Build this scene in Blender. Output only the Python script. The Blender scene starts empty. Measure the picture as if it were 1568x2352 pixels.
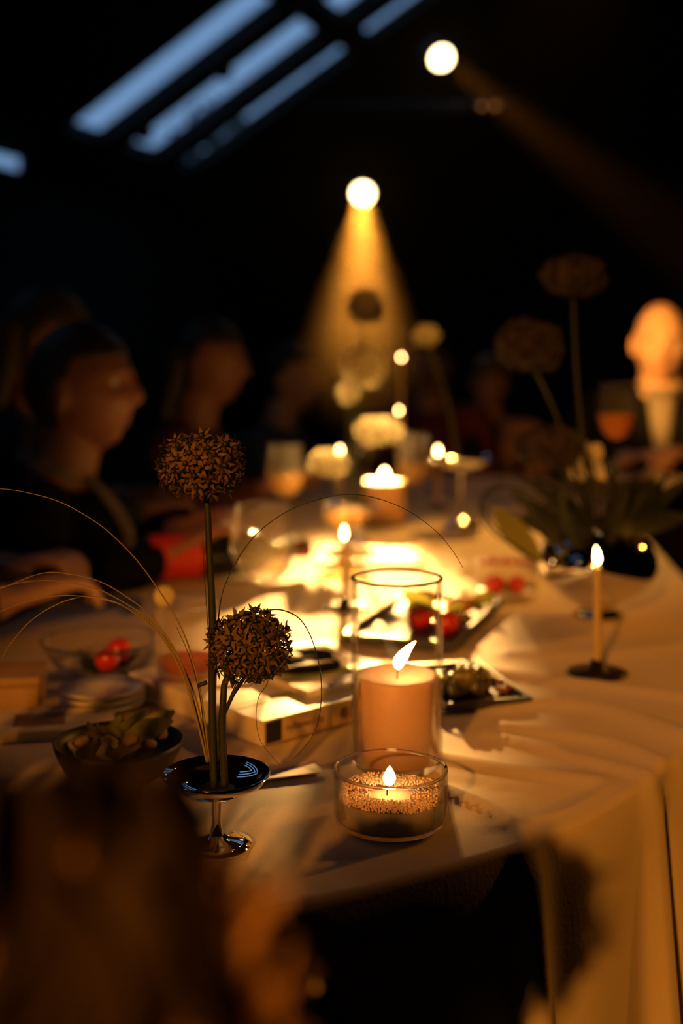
import bpy, bmesh, math, random
from mathutils import Vector, Matrix, Euler
random.seed(7)
R = math.radians
scene = bpy.context.scene
COL = scene.collection

# ------------------------------------------------------------------ camera, sky, lights, exposure
CAM_Z, F_PX, HORIZON, CX = 1.12, 2716.0, 831.0, 784.0
cd = bpy.data.cameras.new('camera'); cam = bpy.data.objects.new('camera', cd); COL.objects.link(cam)
cam.location = (0, 0, CAM_Z); cam.rotation_euler = (R(90), 0, 0)
cd.sensor_fit = 'AUTO'; cd.sensor_width = 36.0; cd.lens = F_PX / 2352 * 36.0
cd.shift_y = -(1176 - HORIZON) / 2352
cd.clip_start = 0.02; cd.clip_end = 100
cd.dof.use_dof = True; cd.dof.focus_distance = 0.925; cd.dof.aperture_fstop = 2.6
scene.camera = cam

scene.view_settings.view_transform = 'Standard'
scene.view_settings.look = 'None'
scene.view_settings.gamma = 1.0
scene.view_settings.use_curve_mapping = False
scene.view_settings.exposure = 0.0
cy = scene.cycles
cy.max_bounces = 7; cy.diffuse_bounces = 3; cy.glossy_bounces = 3; cy.transmission_bounces = 6; cy.volume_bounces = 0; cy.transparent_max_bounces = 16; cy.use_light_tree = False

world = bpy.data.worlds.new('dusk_sky'); scene.world = world; world.use_nodes = True
bg = world.node_tree.nodes['Background']
bg.inputs['Color'].default_value = (0.32, 0.58, 1.0, 1); bg.inputs['Strength'].default_value = 0.5

WARM = (1.0, 0.44, 0.07)
GEL = (1.0, 0.33, 0.03)
def spot(name, loc, target, watts, deg, blend, radius=0.045, color=WARM):
    d = bpy.data.lights.new(name, 'SPOT'); d.energy = watts; d.color = color
    d.spot_size = R(deg); d.spot_blend = blend; d.shadow_soft_size = radius
    o = bpy.data.objects.new(name, d); COL.objects.link(o)
    o.location = loc; o.rotation_euler = (Vector(target) - Vector(loc)).to_track_quat('-Z', 'Y').to_euler()
    return o
L1P, L1T = Vector((0.117, 6.5, 2.044)), Vector((0.025, 1.88, 0.75))
L2P, L2T = Vector((0.506, 6.0, 2.662)), Vector((1.36, 2.4, 0.85))
L4P, L4T = Vector((-1.2, -3.2, 2.45)), Vector((0.42, 1.75, 0.85))
L5P, L5T = Vector((-2.6, -1.0, 2.1)), Vector((0.91, 3.25, 1.12))
L3P, L3T = Vector((2.9, 2.9, 2.3)), Vector((0.40, 1.50, 0.75))
spot('spotlight_beam', L1P + (L1T - L1P).normalized() * 0.07, L1T, 15000, 5.6, 1.0, color=(1.0, 0.51, 0.14))
spot('spotlight_beam', L2P + (L2T - L2P).normalized() * 0.07, L2T, 900, 6.5, 0.8)
spot('spotlight_beam', L3P + (L3T - L3P).normalized() * 0.07, L3T, 120, 20, 0.8, color=GEL)  # added fill for the right of the table, lamp out of view
spot('spotlight_beam', L4P + (L4T - L4P).normalized() * 0.07, L4T, 560, 20, 0.6, color=GEL)
spot('spotlight_beam', L5P + (L5T - L5P).normalized() * 0.07, L5T, 3300, 5.2, 0.6)
L6P, L6T = Vector((0.9, 3.9, 3.2)), Vector((0.28, 2.3, 0.75))
spot('spotlight_beam', L6P + (L6T - L6P).normalized() * 0.07, L6T, 300, 20, 0.9)  # added fill to brighten the far table, lamp out of view

# ------------------------------------------------------------------ helpers
def P(px, py, d):
    return Vector(((px - CX) / F_PX * d, d, CAM_Z - (py - HORIZON) / F_PX * d))
TZ = 0.75
def T(px, py, z=0.0):
    d = (CAM_Z - TZ - z) * F_PX / (py - HORIZON)
    return Vector(((px - CX) / F_PX * d, d, TZ + z))

MATS = {}
def mat(name, col, rough=0.6, metal=0.0, noise=0.0, nscale=40.0, bump=0.0, spec=0.5, trans=0.0, sss=0.0):
    if name in MATS: return MATS[name]
    m = bpy.data.materials.new(name); m.use_nodes = True
    nt = m.node_tree; b = nt.nodes['Principled BSDF']
    b.inputs['Base Color'].default_value = (*col, 1); b.inputs['Roughness'].default_value = rough
    b.inputs['Metallic'].default_value = metal
    b.inputs['Specular IOR Level'].default_value = spec
    if sss:
        b.inputs['Subsurface Weight'].default_value = sss
        b.inputs['Subsurface Radius'].default_value = (0.012, 0.006, 0.003)
        b.inputs['Subsurface Scale'].default_value = 1.0
    if noise or bump:
        tc = nt.nodes.new('ShaderNodeTexCoord'); nz = nt.nodes.new('ShaderNodeTexNoise')
        nz.inputs['Scale'].default_value = nscale; nz.inputs['Detail'].default_value = 4
        nt.links.new(tc.outputs['Object'], nz.inputs['Vector'])
        if noise:
            mx = nt.nodes.new('ShaderNodeMix'); mx.data_type = 'RGBA'
            mx.inputs['A'].default_value = (*[c * (1 - noise) for c in col], 1)
            mx.inputs['B'].default_value = (*[min(1, c * (1 + noise)) for c in col], 1)
            nt.links.new(nz.outputs['Fac'], mx.inputs['Factor']); nt.links.new(mx.outputs['Result'], b.inputs['Base Color'])
        if bump:
            bp = nt.nodes.new('ShaderNodeBump'); bp.inputs['Strength'].default_value = bump; bp.inputs['Distance'].default_value = 0.002
            nt.links.new(nz.outputs['Fac'], bp.inputs['Height']); nt.links.new(bp.outputs['Normal'], b.inputs['Normal'])
    if trans:
        out = nt.nodes['Material Output']; tr = nt.nodes.new('ShaderNodeBsdfTranslucent'); tr.inputs['Color'].default_value = (*col, 1)
        ms = nt.nodes.new('ShaderNodeMixShader'); ms.inputs[0].default_value = trans
        nt.links.new(b.outputs[0], ms.inputs[1]); nt.links.new(tr.outputs[0], ms.inputs[2]); nt.links.new(ms.outputs[0], out.inputs['Surface'])
    MATS[name] = m; return m

def glass(name, tint=(1, 1, 1), blend=0.12, rough=0.03, body=0.0, bodycol=(1, 1, 1)):
    """thin clear wall: see-through, with a reflection that grows towards grazing angles"""
    if name in MATS: return MATS[name]
    m = bpy.data.materials.new(name); m.use_nodes = True; nt = m.node_tree
    for n in list(nt.nodes):
        if n.type == 'BSDF_PRINCIPLED': nt.nodes.remove(n)
    out = nt.nodes['Material Output']
    tr = nt.nodes.new('ShaderNodeBsdfTransparent'); tr.inputs['Color'].default_value = (*tint, 1)
    gl = nt.nodes.new('ShaderNodeBsdfGlossy'); gl.inputs['Roughness'].default_value = rough
    lw = nt.nodes.new('ShaderNodeLayerWeight'); lw.inputs['Blend'].default_value = blend
    ms = nt.nodes.new('ShaderNodeMixShader')
    k = nt.nodes.new('ShaderNodeMath'); k.operation = 'MULTIPLY'; k.inputs[1].default_value = 0.6; nt.links.new(lw.outputs['Fresnel'], k.inputs[0])
    nt.links.new(k.outputs[0], ms.inputs[0]); nt.links.new(gl.outputs[0], ms.inputs[2])
    src = tr
    if body:
        df = nt.nodes.new('ShaderNodeBsdfDiffuse'); df.inputs['Color'].default_value = (*bodycol, 1)
        tl = nt.nodes.new('ShaderNodeBsdfTranslucent'); tl.inputs['Color'].default_value = (*bodycol, 1)
        a = nt.nodes.new('ShaderNodeMixShader'); a.inputs[0].default_value = 0.5
        nt.links.new(df.outputs[0], a.inputs[1]); nt.links.new(tl.outputs[0], a.inputs[2])
        b = nt.nodes.new('ShaderNodeMixShader'); b.inputs[0].default_value = body
        nt.links.new(tr.outputs[0], b.inputs[1]); nt.links.new(a.outputs[0], b.inputs[2]); src = b
    nt.links.new(src.outputs[0], ms.inputs[1]); nt.links.new(ms.outputs[0], out.inputs['Surface'])
    MATS[name] = m; return m

def emit(name, col, strength):
    if name in MATS: return MATS[name]
    m = bpy.data.materials.new(name); m.use_nodes = True; nt = m.node_tree
    for n in list(nt.nodes):
        if n.type == 'BSDF_PRINCIPLED': nt.nodes.remove(n)
    e = nt.nodes.new('ShaderNodeEmission'); e.inputs['Color'].default_value = (*col, 1); e.inputs['Strength'].default_value = strength
    nt.links.new(e.outputs[0], nt.nodes['Material Output'].inputs['Surface'])
    MATS[name] = m; return m

def link(name, me, parent=None, loc=None, rot=None):
    o = bpy.data.objects.new(name, me); COL.objects.link(o)
    if parent is not None: o.parent = parent
    if loc is not None: o.location = loc
    if rot is not None: o.rotation_euler = rot
    return o
def obj(name, bm, m, parent=None, loc=None, rot=None, smooth=True):
    me = bpy.data.meshes.new(name); bm.normal_update(); bm.to_mesh(me); bm.free()
    for x in (m if isinstance(m, (list, tuple)) else [m]): me.materials.append(x)
    if smooth:
        for p in me.polygons: p.use_smooth = True
    return link(name, me, parent, loc, rot)
def thing(name, label, cat, loc=(0, 0, 0), rot=(0, 0, 0), group=None):
    o = bpy.data.objects.new(name, None); COL.objects.link(o); o.location = loc; o.rotation_euler = rot
    o.empty_display_size = 0.02
    return tag(o, label, cat, group)
def tag(o, label, cat, group=None):
    o['label'] = label; o['category'] = cat
    if group: o['group'] = group
    return o
def structure(o, label=None, cat=None):
    o['kind'] = 'structure'
    if label: o['label'] = label
    if cat: o['category'] = cat
    return o
def BM(): return bmesh.new()
def box(bm, c, s, rz=0.0, mi=0):
    M = Matrix.Translation(c) @ Matrix.Rotation(rz, 4, 'Z') @ Matrix.Diagonal((s[0], s[1], s[2], 1))
    r = bmesh.ops.create_cube(bm, size=1.0, matrix=M)
    if mi:
        for f in {f for v in r['verts'] for f in v.link_faces}: f.material_index = mi
    return r
def bevel(bm, w=0.002, seg=2):
    bmesh.ops.bevel(bm, geom=list(bm.edges), offset=w, segments=seg, affect='EDGES', profile=0.7)
def lathe(bm, prof, seg=48, c=(0, 0, 0), mi=0, rib=0.0, nrib=0):
    rings = []
    for (r, z) in prof:
        if r < 1e-6: rings.append([bm.verts.new((c[0], c[1], c[2] + z))]); continue
        ring = []
        for k in range(seg):
            a = 2 * math.pi * k / seg
            q = r * (1 + (rib * math.cos(nrib * a) if rib else 0))
            ring.append(bm.verts.new((c[0] + q * math.cos(a), c[1] + q * math.sin(a), c[2] + z)))
        rings.append(ring)
    for A, B in zip(rings, rings[1:]):
        n = max(len(A), len(B))
        for k in range(n):
            j = (k + 1) % n
            if len(A) == 1 and len(B) == 1: continue
            if len(A) == 1: f = bm.faces.new((A[0], B[j], B[k]))
            elif len(B) == 1: f = bm.faces.new((A[k], A[j], B[0]))
            else: f = bm.faces.new((A[k], A[j], B[j], B[k]))
            f.material_index = mi; f.smooth = True
def crom(pts, n, closed=False):
    pts = [Vector(p) for p in pts]; out = []; m = len(pts)
    segs = m if closed else m - 1
    for i in range(segs):
        g = (lambda k: pts[k % m]) if closed else (lambda k: pts[max(0, min(m - 1, k))])
        p0, p1, p2, p3 = g(i - 1), g(i), g(i + 1), g(i + 2)
        for k in range(n):
            t = k / n
            out.append(0.5 * ((2 * p1) + (p2 - p0) * t + (2 * p0 - 5 * p1 + 4 * p2 - p3) * t * t + (3 * p1 - p0 - 3 * p2 + p3) * t ** 3))
    if not closed: out.append(pts[-1])
    return out
def tube(bm, pts, r, seg=8, mi=0, flat=1.0):
    pts = [Vector(p) for p in pts]; n = len(pts); rad = r if callable(r) else (lambda t: r)
    prev = None; up = Vector((0, 0, 1))
    for i, p in enumerate(pts):
        d = (pts[min(n - 1, i + 1)] - pts[max(0, i - 1)]).normalized()
        if i == 0: a = d.cross(up) if abs(d.dot(up)) < 0.95 else d.cross(Vector((1, 0, 0)))
        else: a = a - d * a.dot(d)
        a.normalize(); b = d.cross(a); q = rad(i / (n - 1))
        ring = [bm.verts.new(p + a * (q * math.cos(2 * math.pi * k / seg)) + b * (q * flat * math.sin(2 * math.pi * k / seg))) for k in range(seg)]
        if prev:
            for k in range(seg):
                f = bm.faces.new((prev[k], prev[(k + 1) % seg], ring[(k + 1) % seg], ring[k])); f.smooth = True; f.material_index = mi
        else: bm.faces.new(list(reversed(ring))).material_index = mi
        prev = ring
    bm.faces.new(prev).material_index = mi
def ball(bm, c, s, sub=2, rot=None, mi=0):
    if not hasattr(s, '__len__'): s = (s, s, s)
    M = Matrix.Translation(c) @ (rot.to_4x4() if rot else Matrix.Identity(4)) @ Matrix.Diagonal((*s, 1))
    r = bmesh.ops.create_icosphere(bm, subdivisions=sub, radius=1.0, matrix=M)
    for f in {f for v in r['verts'] for f in v.link_faces}: f.smooth = True; f.material_index = mi
    return r['verts']
def leaf(bm, base, tip, width, side=None, bend=0.15, n=6, mi=0):
    base, tip = Vector(base), Vector(tip); d = tip - base; L = d.length
    s = (Vector(side) if side is not None else d.cross(Vector((random.uniform(-1, 1), random.uniform(-1, 1), random.uniform(-.3, 1)))))
    s = (s - d * (s.dot(d) / d.length_squared)).normalized(); nrm = d.cross(s).normalized()
    rows = []
    for i in range(n + 1):
        t = i / n; w = width * 0.5 * math.sin(math.pi * min(1, (t * 0.93 + 0.05))) ** 0.8
        c = base + d * t + nrm * (bend * L * math.sin(math.pi * t))
        rows.append((bm.verts.new(c - s * w), bm.verts.new(c - nrm * w * 0.25), bm.verts.new(c + s * w)))
    for a, b in zip(rows, rows[1:]):
        for k in range(2):
            f = bm.faces.new((a[k], a[k + 1], b[k + 1], b[k])); f.material_index = mi; f.smooth = True

# materials
M_CLOTH = mat('linen_cloth', (0.74, 0.62, 0.47), 0.85, noise=0.05, nscale=300, bump=0.12, spec=0.2)
M_CHROME = mat('polished_silver', (0.82, 0.82, 0.84), 0.05, 1.0)
M_DARKMETAL = mat('dark_bronze', (0.05, 0.035, 0.025), 0.35, 0.8)
M_BLACK = mat('black_paint', (0.012, 0.012, 0.012), 0.5)
M_WAX = mat('cream_wax', (0.76, 0.48, 0.28), 0.45, sss=0.35)
M_WAXTAPER = mat('beeswax_taper', (0.62, 0.46, 0.2), 0.4)
M_SAND = mat('candle_sand', (0.74, 0.50, 0.30), 0.55, noise=0.3, nscale=500)
M_WICK = mat('wick', (0.03, 0.02, 0.015), 0.9)
M_FLAME = emit('candle_flame', (1.0, 0.56, 0.2), 42.0)
M_GLASS = glass('clear_glass', blend=0.1)
def solid_glass(name, col=(1, 1, 1)):
    m = bpy.data.materials.new(name); m.use_nodes = True; b = m.node_tree.nodes['Principled BSDF']
    b.inputs['Base Color'].default_value = (*col, 1); b.inputs['Roughness'].default_value = 0.02; b.inputs['Transmission Weight'].default_value = 1.0; b.inputs['IOR'].default_value = 1.48
    MATS[name] = m; return m
solid_glass('rim_glass')
M_STEMWARE = glass('glow_stemware', blend=0.14, body=0.03, bodycol=(.95, .85, .65))  # faint milky body puts the glow of backlight into the glass colour
M_GLOWGLASS = glass('glow_glass', blend=0.2, body=0.13, bodycol=(.95, .78, .5))  # golden body colour paints the backlit glow of the large glass
M_STEM = mat('green_stem', (0.028, 0.034, 0.012), 0.6, noise=0.3, nscale=200)
M_GRASS = mat('straw_grass', (0.33, 0.26, 0.07), 0.45)
M_PETALD = mat('dried_petal', (0.17, 0.10, 0.045), 0.7, trans=0.06)
M_PETALW = mat('cream_petal', (0.92, 0.84, 0.56), 0.6, trans=0.6)
M_OVARY = mat('dark_ovary', (0.02, 0.022, 0.015), 0.5)
M_OVARYG = mat('green_ovary', (0.12, 0.14, 0.03), 0.5)
M_LEAF = mat('dark_leaf', (0.03, 0.04, 0.015), 0.55, trans=0.1)
M_LEAFY = mat('yellow_green_leaf', (0.30, 0.29, 0.05), 0.5, trans=0.35)
M_PAPER = mat('white_paper', (0.86, 0.82, 0.74), 0.7)
M_CREAM = mat('cream_card', (0.72, 0.6, 0.42), 0.7)
M_BROWNC = mat('brown_card', (0.22, 0.12, 0.05), 0.7)
M_SLATE = mat('dark_slate', (0.03, 0.027, 0.027), 0.45, noise=0.3, nscale=60, bump=0.15)
M_TOMATO = mat('tomato_skin', (0.62, 0.03, 0.01), 0.22)
M_GRAPE = mat('green_grape', (0.18, 0.15, 0.03), 0.25)
M_CERAMIC = mat('white_ceramic', (0.82, 0.79, 0.74), 0.25)

# ------------------------------------------------------------------ room shell (the hall is turned against the table)
U = Vector((0.358, 0.934, 0)); V = Vector((0.934, -0.358, 0)); TH = R(30.5)
RAFT = V * math.cos(TH) + Vector((0, 0, math.sin(TH)))
P0 = Vector((-1.953, 9.0, 2.91))
def roof(t, w): return P0 + U * t + RAFT * w
def roof_tw(px, py):
    d = Vector(((px - CX) / F_PX, 1.0, (HORIZON - py) / F_PX)); o = Vector((0, 0, CAM_Z))
    n = U.cross(RAFT); k = (P0 - o).dot(n) / d.dot(n); q = o + d * k - P0
    t = q.dot(U); return t, (q - U * t).dot(RAFT)
M_WALL = mat('dark_timber_wall', (0.03, 0.026, 0.024), 0.8, noise=0.25, nscale=6)
M_FLOOR = mat('dark_floor', (0.035, 0.027, 0.02), 0.5, noise=0.3, nscale=10)
M_FRAME = mat('black_window_frame', (0.012, 0.012, 0.013), 0.6)
M_PANE = glass('window_glass', tint=(0.93, 0.96, 1.0), blend=0.05)
TMIN, TMAX, WE, WR = -13.0, 6.0, -0.42, 5.3
# skylight panes in roof coordinates (t0, t1, w0, w1)
def trange(a, b): return roof_tw(*a)[0], roof_tw(*b)[0]
s1 = (roof_tw(150, 270), roof_tw(238, 300)); s2 = (roof_tw(283, 318), roof_tw(358, 346)); s3 = (roof_tw(400, 360), roof_tw(442, 374))
wcut = roof_tw(762, 52)[1]
WIN = []
for a, b in (s1, s2, s3):
    w0 = min(a[1], b[1])
    WIN.append((a[0], b[0], -0.02, wcut - 0.10)); WIN.append((a[0], b[0], wcut + 0.10, WR - 0.5))
for t0 in (-5.2, -5.8, -6.4, -9.4, -10.3, -11.2): WIN.append((t0 - 0.24, t0, 0.5, 2.8))  # unseen panes added for blue stripes on the silver and fill on the drape
ts = sorted({TMIN, TMAX, *[x for w in WIN for x in w[:2]]}); ws = sorted({WE, WR, *[x for w in WIN for x in w[2:]]})
bm = BM()
for ta, tb in zip(ts, ts[1:]):
    for wa, wb in zip(ws, ws[1:]):
        mt, mw = (ta + tb) / 2, (wa + wb) / 2
        if any(w[0] < mt < w[1] and w[2] < mw < w[3] for w in WIN): continue
        bm.faces.new([bm.verts.new(roof(*q)) for q in ((ta, wa), (tb, wa), (tb, wb), (ta, wb))])
bmesh.ops.remove_doubles(bm, verts=bm.verts, dist=1e-4)
o = structure(obj('ceiling', bm, M_WALL, smooth=False), 'dark sloping timber roof with skylights on the left')
sm = o.modifiers.new('thick', 'SOLIDIFY'); sm.thickness = 0.08; sm.offset = 1
ridge = roof(0, WR); HALF = WR * math.cos(TH)
bm = BM()   # other slope of the roof
def roof2(t, w): return ridge + U * t + (V * math.cos(TH) - Vector((0, 0, math.sin(TH)))) * w
bm.faces.new([bm.verts.new(q) for q in (roof2(TMIN, 0), roof2(TMAX, 0), roof2(TMAX, WR + .42), roof2(TMIN, WR + .42))])
o = structure(obj('ceiling', bm, M_WALL, smooth=False), 'dark unlit right slope of the roof')
sm = o.modifiers.new('thick', 'SOLIDIFY'); sm.thickness = 0.08; sm.offset = 1
n = 0
for (t0, t1, w0, w1) in WIN:
    n += 1
    WL = ['lower pane of the widest, nearest dusk-blue skylight', 'upper pane of the widest, nearest skylight', 'lower pane of the middle dusk-blue skylight behind the festoon bulbs', 'upper pane of the middle skylight', 'lower pane of the narrowest, farthest dusk-blue skylight', 'upper pane of the narrowest, farthest skylight']
    e = thing('window_%d' % n, WL[n - 1] if n <= 6 else 'slim dusk-blue skylight added near the viewer, outside the picture', 'window', roof((t0 + t1) / 2, w0))
    e['kind'] = 'structure'
    bm = BM(); c = e.location; nr = U.cross(RAFT).normalized()
    q = [roof(t0, w0) - c, roof(t1, w0) - c, roof(t1, w1) - c, roof(t0, w1) - c]
    bm.faces.new([bm.verts.new(x) for x in q]); obj('pane', bm, M_PANE, e, smooth=False)
    bm = BM()
    for a, b in ((0, 1), (1, 2), (2, 3), (3, 0)): tube(bm, [q[a], q[b]], 0.03, 4)
    obj('window_frame', bm, M_FRAME, e, smooth=False)
lw = roof(0, WE); ew_h = lw.z
def wallquad(name, a, b, h0, h1, label):
    bm = BM(); bm.faces.new([bm.verts.new((a.x, a.y, h0)), bm.verts.new((b.x, b.y, h0)), bm.verts.new((b.x, b.y, h1)), bm.verts.new((a.x, a.y, h1))])
    o = structure(obj(name, bm, M_WALL, smooth=False), label); m_ = o.modifiers.new('thick', 'SOLIDIFY'); m_.thickness = 0.1; m_.offset = 0
    return o
# left wall has a low window cut in it
la, lb = roof(TMIN, WE), roof(TMAX, WE)
def lwall_hit(px, py):
    d = Vector(((px - CX) / F_PX, 1.0, (HORIZON - py) / F_PX)); k = (lw - Vector((0, 0, CAM_Z))).dot(V) / d.dot(V)
    q = Vector((0, 0, CAM_Z)) + d * k; return (q - lw).dot(U), q.z
tw1, zw1 = lwall_hit(52, 345); _, zw0 = lwall_hit(30, 398); tw0 = tw1 - 0.9
bm = BM()
for ta, tb in ((TMIN, tw0), (tw0, tw1), (tw1, TMAX)):
    for za, zb in ((0, zw0), (zw0, zw1), (zw1, ew_h)):
        if ta == tw0 and za == zw0: continue
        A, B = lw + U * ta, lw + U * tb
        bm.faces.new([bm.verts.new((A.x, A.y, za)), bm.verts.new((B.x, B.y, za)), bm.verts.new((B.x, B.y, zb)), bm.verts.new((A.x, A.y, zb))])
bmesh.ops.remove_doubles(bm, verts=bm.verts, dist=1e-4)
structure(obj('wall_left', bm, M_WALL, smooth=False), 'dark timber wall below the skylights')
e = thing('window_%d' % (n + 1), 'small dusk-blue window low in the left wall', 'window', lw + U * tw0 + Vector((0, 0, zw0 - lw.z))); e['kind'] = 'structure'
bm = BM(); A, B = Vector((0, 0, 0)), U * (tw1 - tw0); H = Vector((0, 0, zw1 - zw0))
bm.faces.new([bm.verts.new(x) for x in (A, B, B + H, A + H)]); obj('pane', bm, M_PANE, e, smooth=False)
bm = BM()
for a, b in ((A, B), (B, B + H), (B + H, A + H), (A + H, A)): tube(bm, [a, b], 0.03, 4)
obj('window_frame', bm, M_FRAME, e, smooth=False)
ra, rb = roof2(TMIN, WR + .42), roof2(TMAX, WR + .42)
wallquad('wall_right', ra, rb, 0, ra.z + .05, 'dark timber wall on the right')
for nm, t, lbl in (('wall_back', TMAX, 'dark end wall of the hall'), ('wall_front', TMIN, 'dark end wall behind the viewer')):
    bm = BM(); a, b, c = roof(t, WE), roof2(t, WR + .42), roof(t, WR)
    bm.faces.new([bm.verts.new(x) for x in (Vector((a.x, a.y, 0)), Vector((b.x, b.y, 0)), b, c, a)])
    structure(obj(nm, bm, M_WALL, smooth=False), lbl)
bm = BM(); a, b = roof(TMIN, WE), roof(TMAX, WE); c, d = rb, ra
bm.faces.new([bm.verts.new((q.x, q.y, 0)) for q in (a, d, c, b)])
structure(obj('floor', bm, M_FLOOR, smooth=False), 'dark wooden floor of the hall')

# ------------------------------------------------------------------ table and cloth
OUT = crom([(x, y, 0) for x, y in ((-.031, .805), (.146, .918), (.284, 1.066), (.42, 1.30), (.53, 1.65), (.60, 2.1), (.67, 2.7), (.71, 3.2), (.64, 3.7),
      (.40, 3.88), (.10, 3.90), (-.16, 3.75), (-.28, 3.4), (-.36, 2.8), (-.42, 2.2), (-.49, 1.6), (-.53, 1.2), (-.50, .92), (-.38, .76), (-.2, .725))], 40, True)
cum = [0.0]
for i in range(len(OUT)): cum.append(cum[-1] + (OUT[(i + 1) % len(OUT)] - OUT[i]).length)
PER = cum[-1]
def at_s(s):
    s %= PER
    import bisect
    i = bisect.bisect_right(cum, s) - 1; i = min(i, len(OUT) - 1)
    t = (s - cum[i]) / max(1e-9, cum[i + 1] - cum[i]); return OUT[i].lerp(OUT[(i + 1) % len(OUT)], t)
CREASE = []
def crease(pts, w, h):
    q = crom([T(*p).to_2d().to_3d() for p in pts], 6)
    for a, b in zip(q, q[1:]): CREASE.append((a.x, a.y, b.x - a.x, b.y - a.y, w, h))
crease([(500, 1706), (640, 1745), (780, 1790)], .006, .004)
crease([(1030, 1812), (1130, 1855), (1225, 1925)], .006, .006)
crease([(1112, 1681), (1308, 1732), (1500, 1779)], .007, .006)
crease([(1156, 1666), (1398, 1703), (1525, 1753)], .010, .007)
crease([(1000, 1735), (1150, 1762), (1360, 1790)], .014, .006)
crease([(1130, 1620), (1350, 1622), (1568, 1690)], .020, .009)
crease([(1100, 1540), (1340, 1572), (1568, 1600)], .020, .008)
crease([(1180, 1500), (1400, 1500), (1568, 1480)], .022, .006)
crease([(540, 1985), (620, 2020), (690, 2060)], .006, .004)
crease([(1150, 1890), (1300, 1860), (1400, 1800)], .006, .003)
def wrinkle(x, y):
    h = -0.002 + 0.0011 * math.sin(9 * x + 4.1 * y + 1.3 * math.sin(5 * y)) + 0.0009 * math.sin(17 * y - 11 * x + 2 * math.sin(7 * x))
    for (ax, ay, dx, dy, w, a) in CREASE:
        if abs(x - ax) > .3 or abs(y - ay) > .3: continue
        L2 = dx * dx + dy * dy; t = max(0, min(1, ((x - ax) * dx + (y - ay) * dy) / L2))
        q = ((x - ax - t * dx) ** 2 + (y - ay - t * dy) ** 2) / (w * w)
        if q < 8: h = max(h, -0.002 + a * math.exp(-q) - 0.0)
    return h
NS, NR = 760, 150
ctr = Vector((0.1, 2.4, 0)); edge = [at_s(PER * k / NS) for k in range(NS)]
nrm = []
for k in range(NS):
    d = (edge[(k + 1) % NS] - edge[k - 1]).normalized(); nrm.append(Vector((d.y, -d.x, 0)))
def s_of(px, py):
    q = T(px, py); q.z = 0
    return min(range(NS), key=lambda k: (edge[k] - q).length_squared)
kB, kC, kD = s_of(1215, 1925), s_of(1500, 1768), s_of(1545, 1742)
def pleat(k):
    s = k * PER / NS
    f = 0.32 * math.sin(s * 23 + 1.1 * math.sin(s * 7)) + 0.22 * math.sin(s * 41 + 2.0)
    for kk, w, a in ((kB, .016, 1.6), (kC - 2, .018, 1.5), (kD + 2, .014, 1.4), (kC + 2, .008, -1.8), (s_of(1380, 1840), .05, -.5)):
        dd = (k - kk + NS / 2) % NS - NS / 2; dd *= PER / NS
        f += a * math.exp(-(dd / w) ** 2)
    return f
PL = [pleat(k) for k in range(NS)]
bm = BM(); rows = []
cv = bm.verts.new((ctr.x, ctr.y, TZ + wrinkle(ctr.x, ctr.y)))
for i in range(1, NR + 1):
    t = 1 - (1 - i / NR) ** 1.25; row = []
    for k in range(NS):
        q = ctr.lerp(edge[k] - nrm[k] * .008, t); row.append(bm.verts.new((q.x, q.y, TZ + wrinkle(q.x, q.y))))
    rows.append(row)
for a, z in ((30, 0), (60, 0), (90, 0)):
    rows.append([bm.verts.new(edge[k] + nrm[k] * (.008 * (math.sin(R(a)) - 1) + .004 * max(0, PL[k]) * a / 90) + Vector((0, 0, TZ - .008 * (1 - math.cos(R(a))) + wrinkle(edge[k].x, edge[k].y) * (1 - a / 90)))) for k in range(NS)])
ND = 34
for j in range(1, ND + 1):
    g = j / ND; z = TZ - .008 - g * .70; amp = .004 + .030 * g ** 0.8
    rows.append([bm.verts.new(edge[k] + nrm[k] * (.004 + .02 * g + amp * PL[k] * (1 if PL[k] > 0 else .6)) + Vector((0, 0, z))) for k in range(NS)])
for k in range(NS): bm.faces.new((cv, rows[0][k], rows[0][(k + 1) % NS]))
for A, B in zip(rows, rows[1:]):
    for k in range(NS): bm.faces.new((A[k], B[k], B[(k + 1) % NS], A[(k + 1) % NS]))
tag(obj('tablecloth', bm, M_CLOTH), 'long creased linen tablecloth draped over the banquet table to the floor', 'tablecloth')
tb = thing('banquet_table', 'long table hidden under the linen tablecloth', 'table', (0.1, 2.4, 0))
bm = BM()
top = [bm.verts.new((edge[k] - nrm[k] * .012 - ctr) + Vector((0, 0, TZ - .008))) for k in range(0, NS, 8)]
bot = [bm.verts.new(v.co - Vector((0, 0, .03))) for v in top]
bm.faces.new(top); bm.faces.new(list(reversed(bot)))
for k in range(len(top)): bm.faces.new((top[k], bot[k], bot[(k + 1) % len(top)], top[(k + 1) % len(top)]))
obj('tabletop', bm, M_DARKMETAL, tb, smooth=False)
for x, y in ((-.42, -1.2), (.2, -1.1), (-.22, 1.1), (.4, 1.1)):
    bm = BM(); box(bm, (x, y, (TZ - .038) / 2), (.06, .06, TZ - .038)); bevel(bm, .004); obj('leg', bm, M_DARKMETAL, tb)

# ------------------------------------------------------------------ candles
def flame_mesh(bm, base, h, w, lean=(0, 0)):
    n0 = len(bm.verts)
    prof = [(0, 0), (.55, .1), (.9, .25), (1, .4), (.85, .58), (.55, .78), (.22, .93), (0, 1)]
    lathe(bm, [(r * w, z * h) for r, z in prof], 14)
    bm.verts.ensure_lookup_table()
    for v in list(bm.verts)[n0:]:
        t = v.co.z / h; v.co = Vector(base) + v.co + Vector((lean[0] * t * t, lean[1] * t * t, 0))

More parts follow.
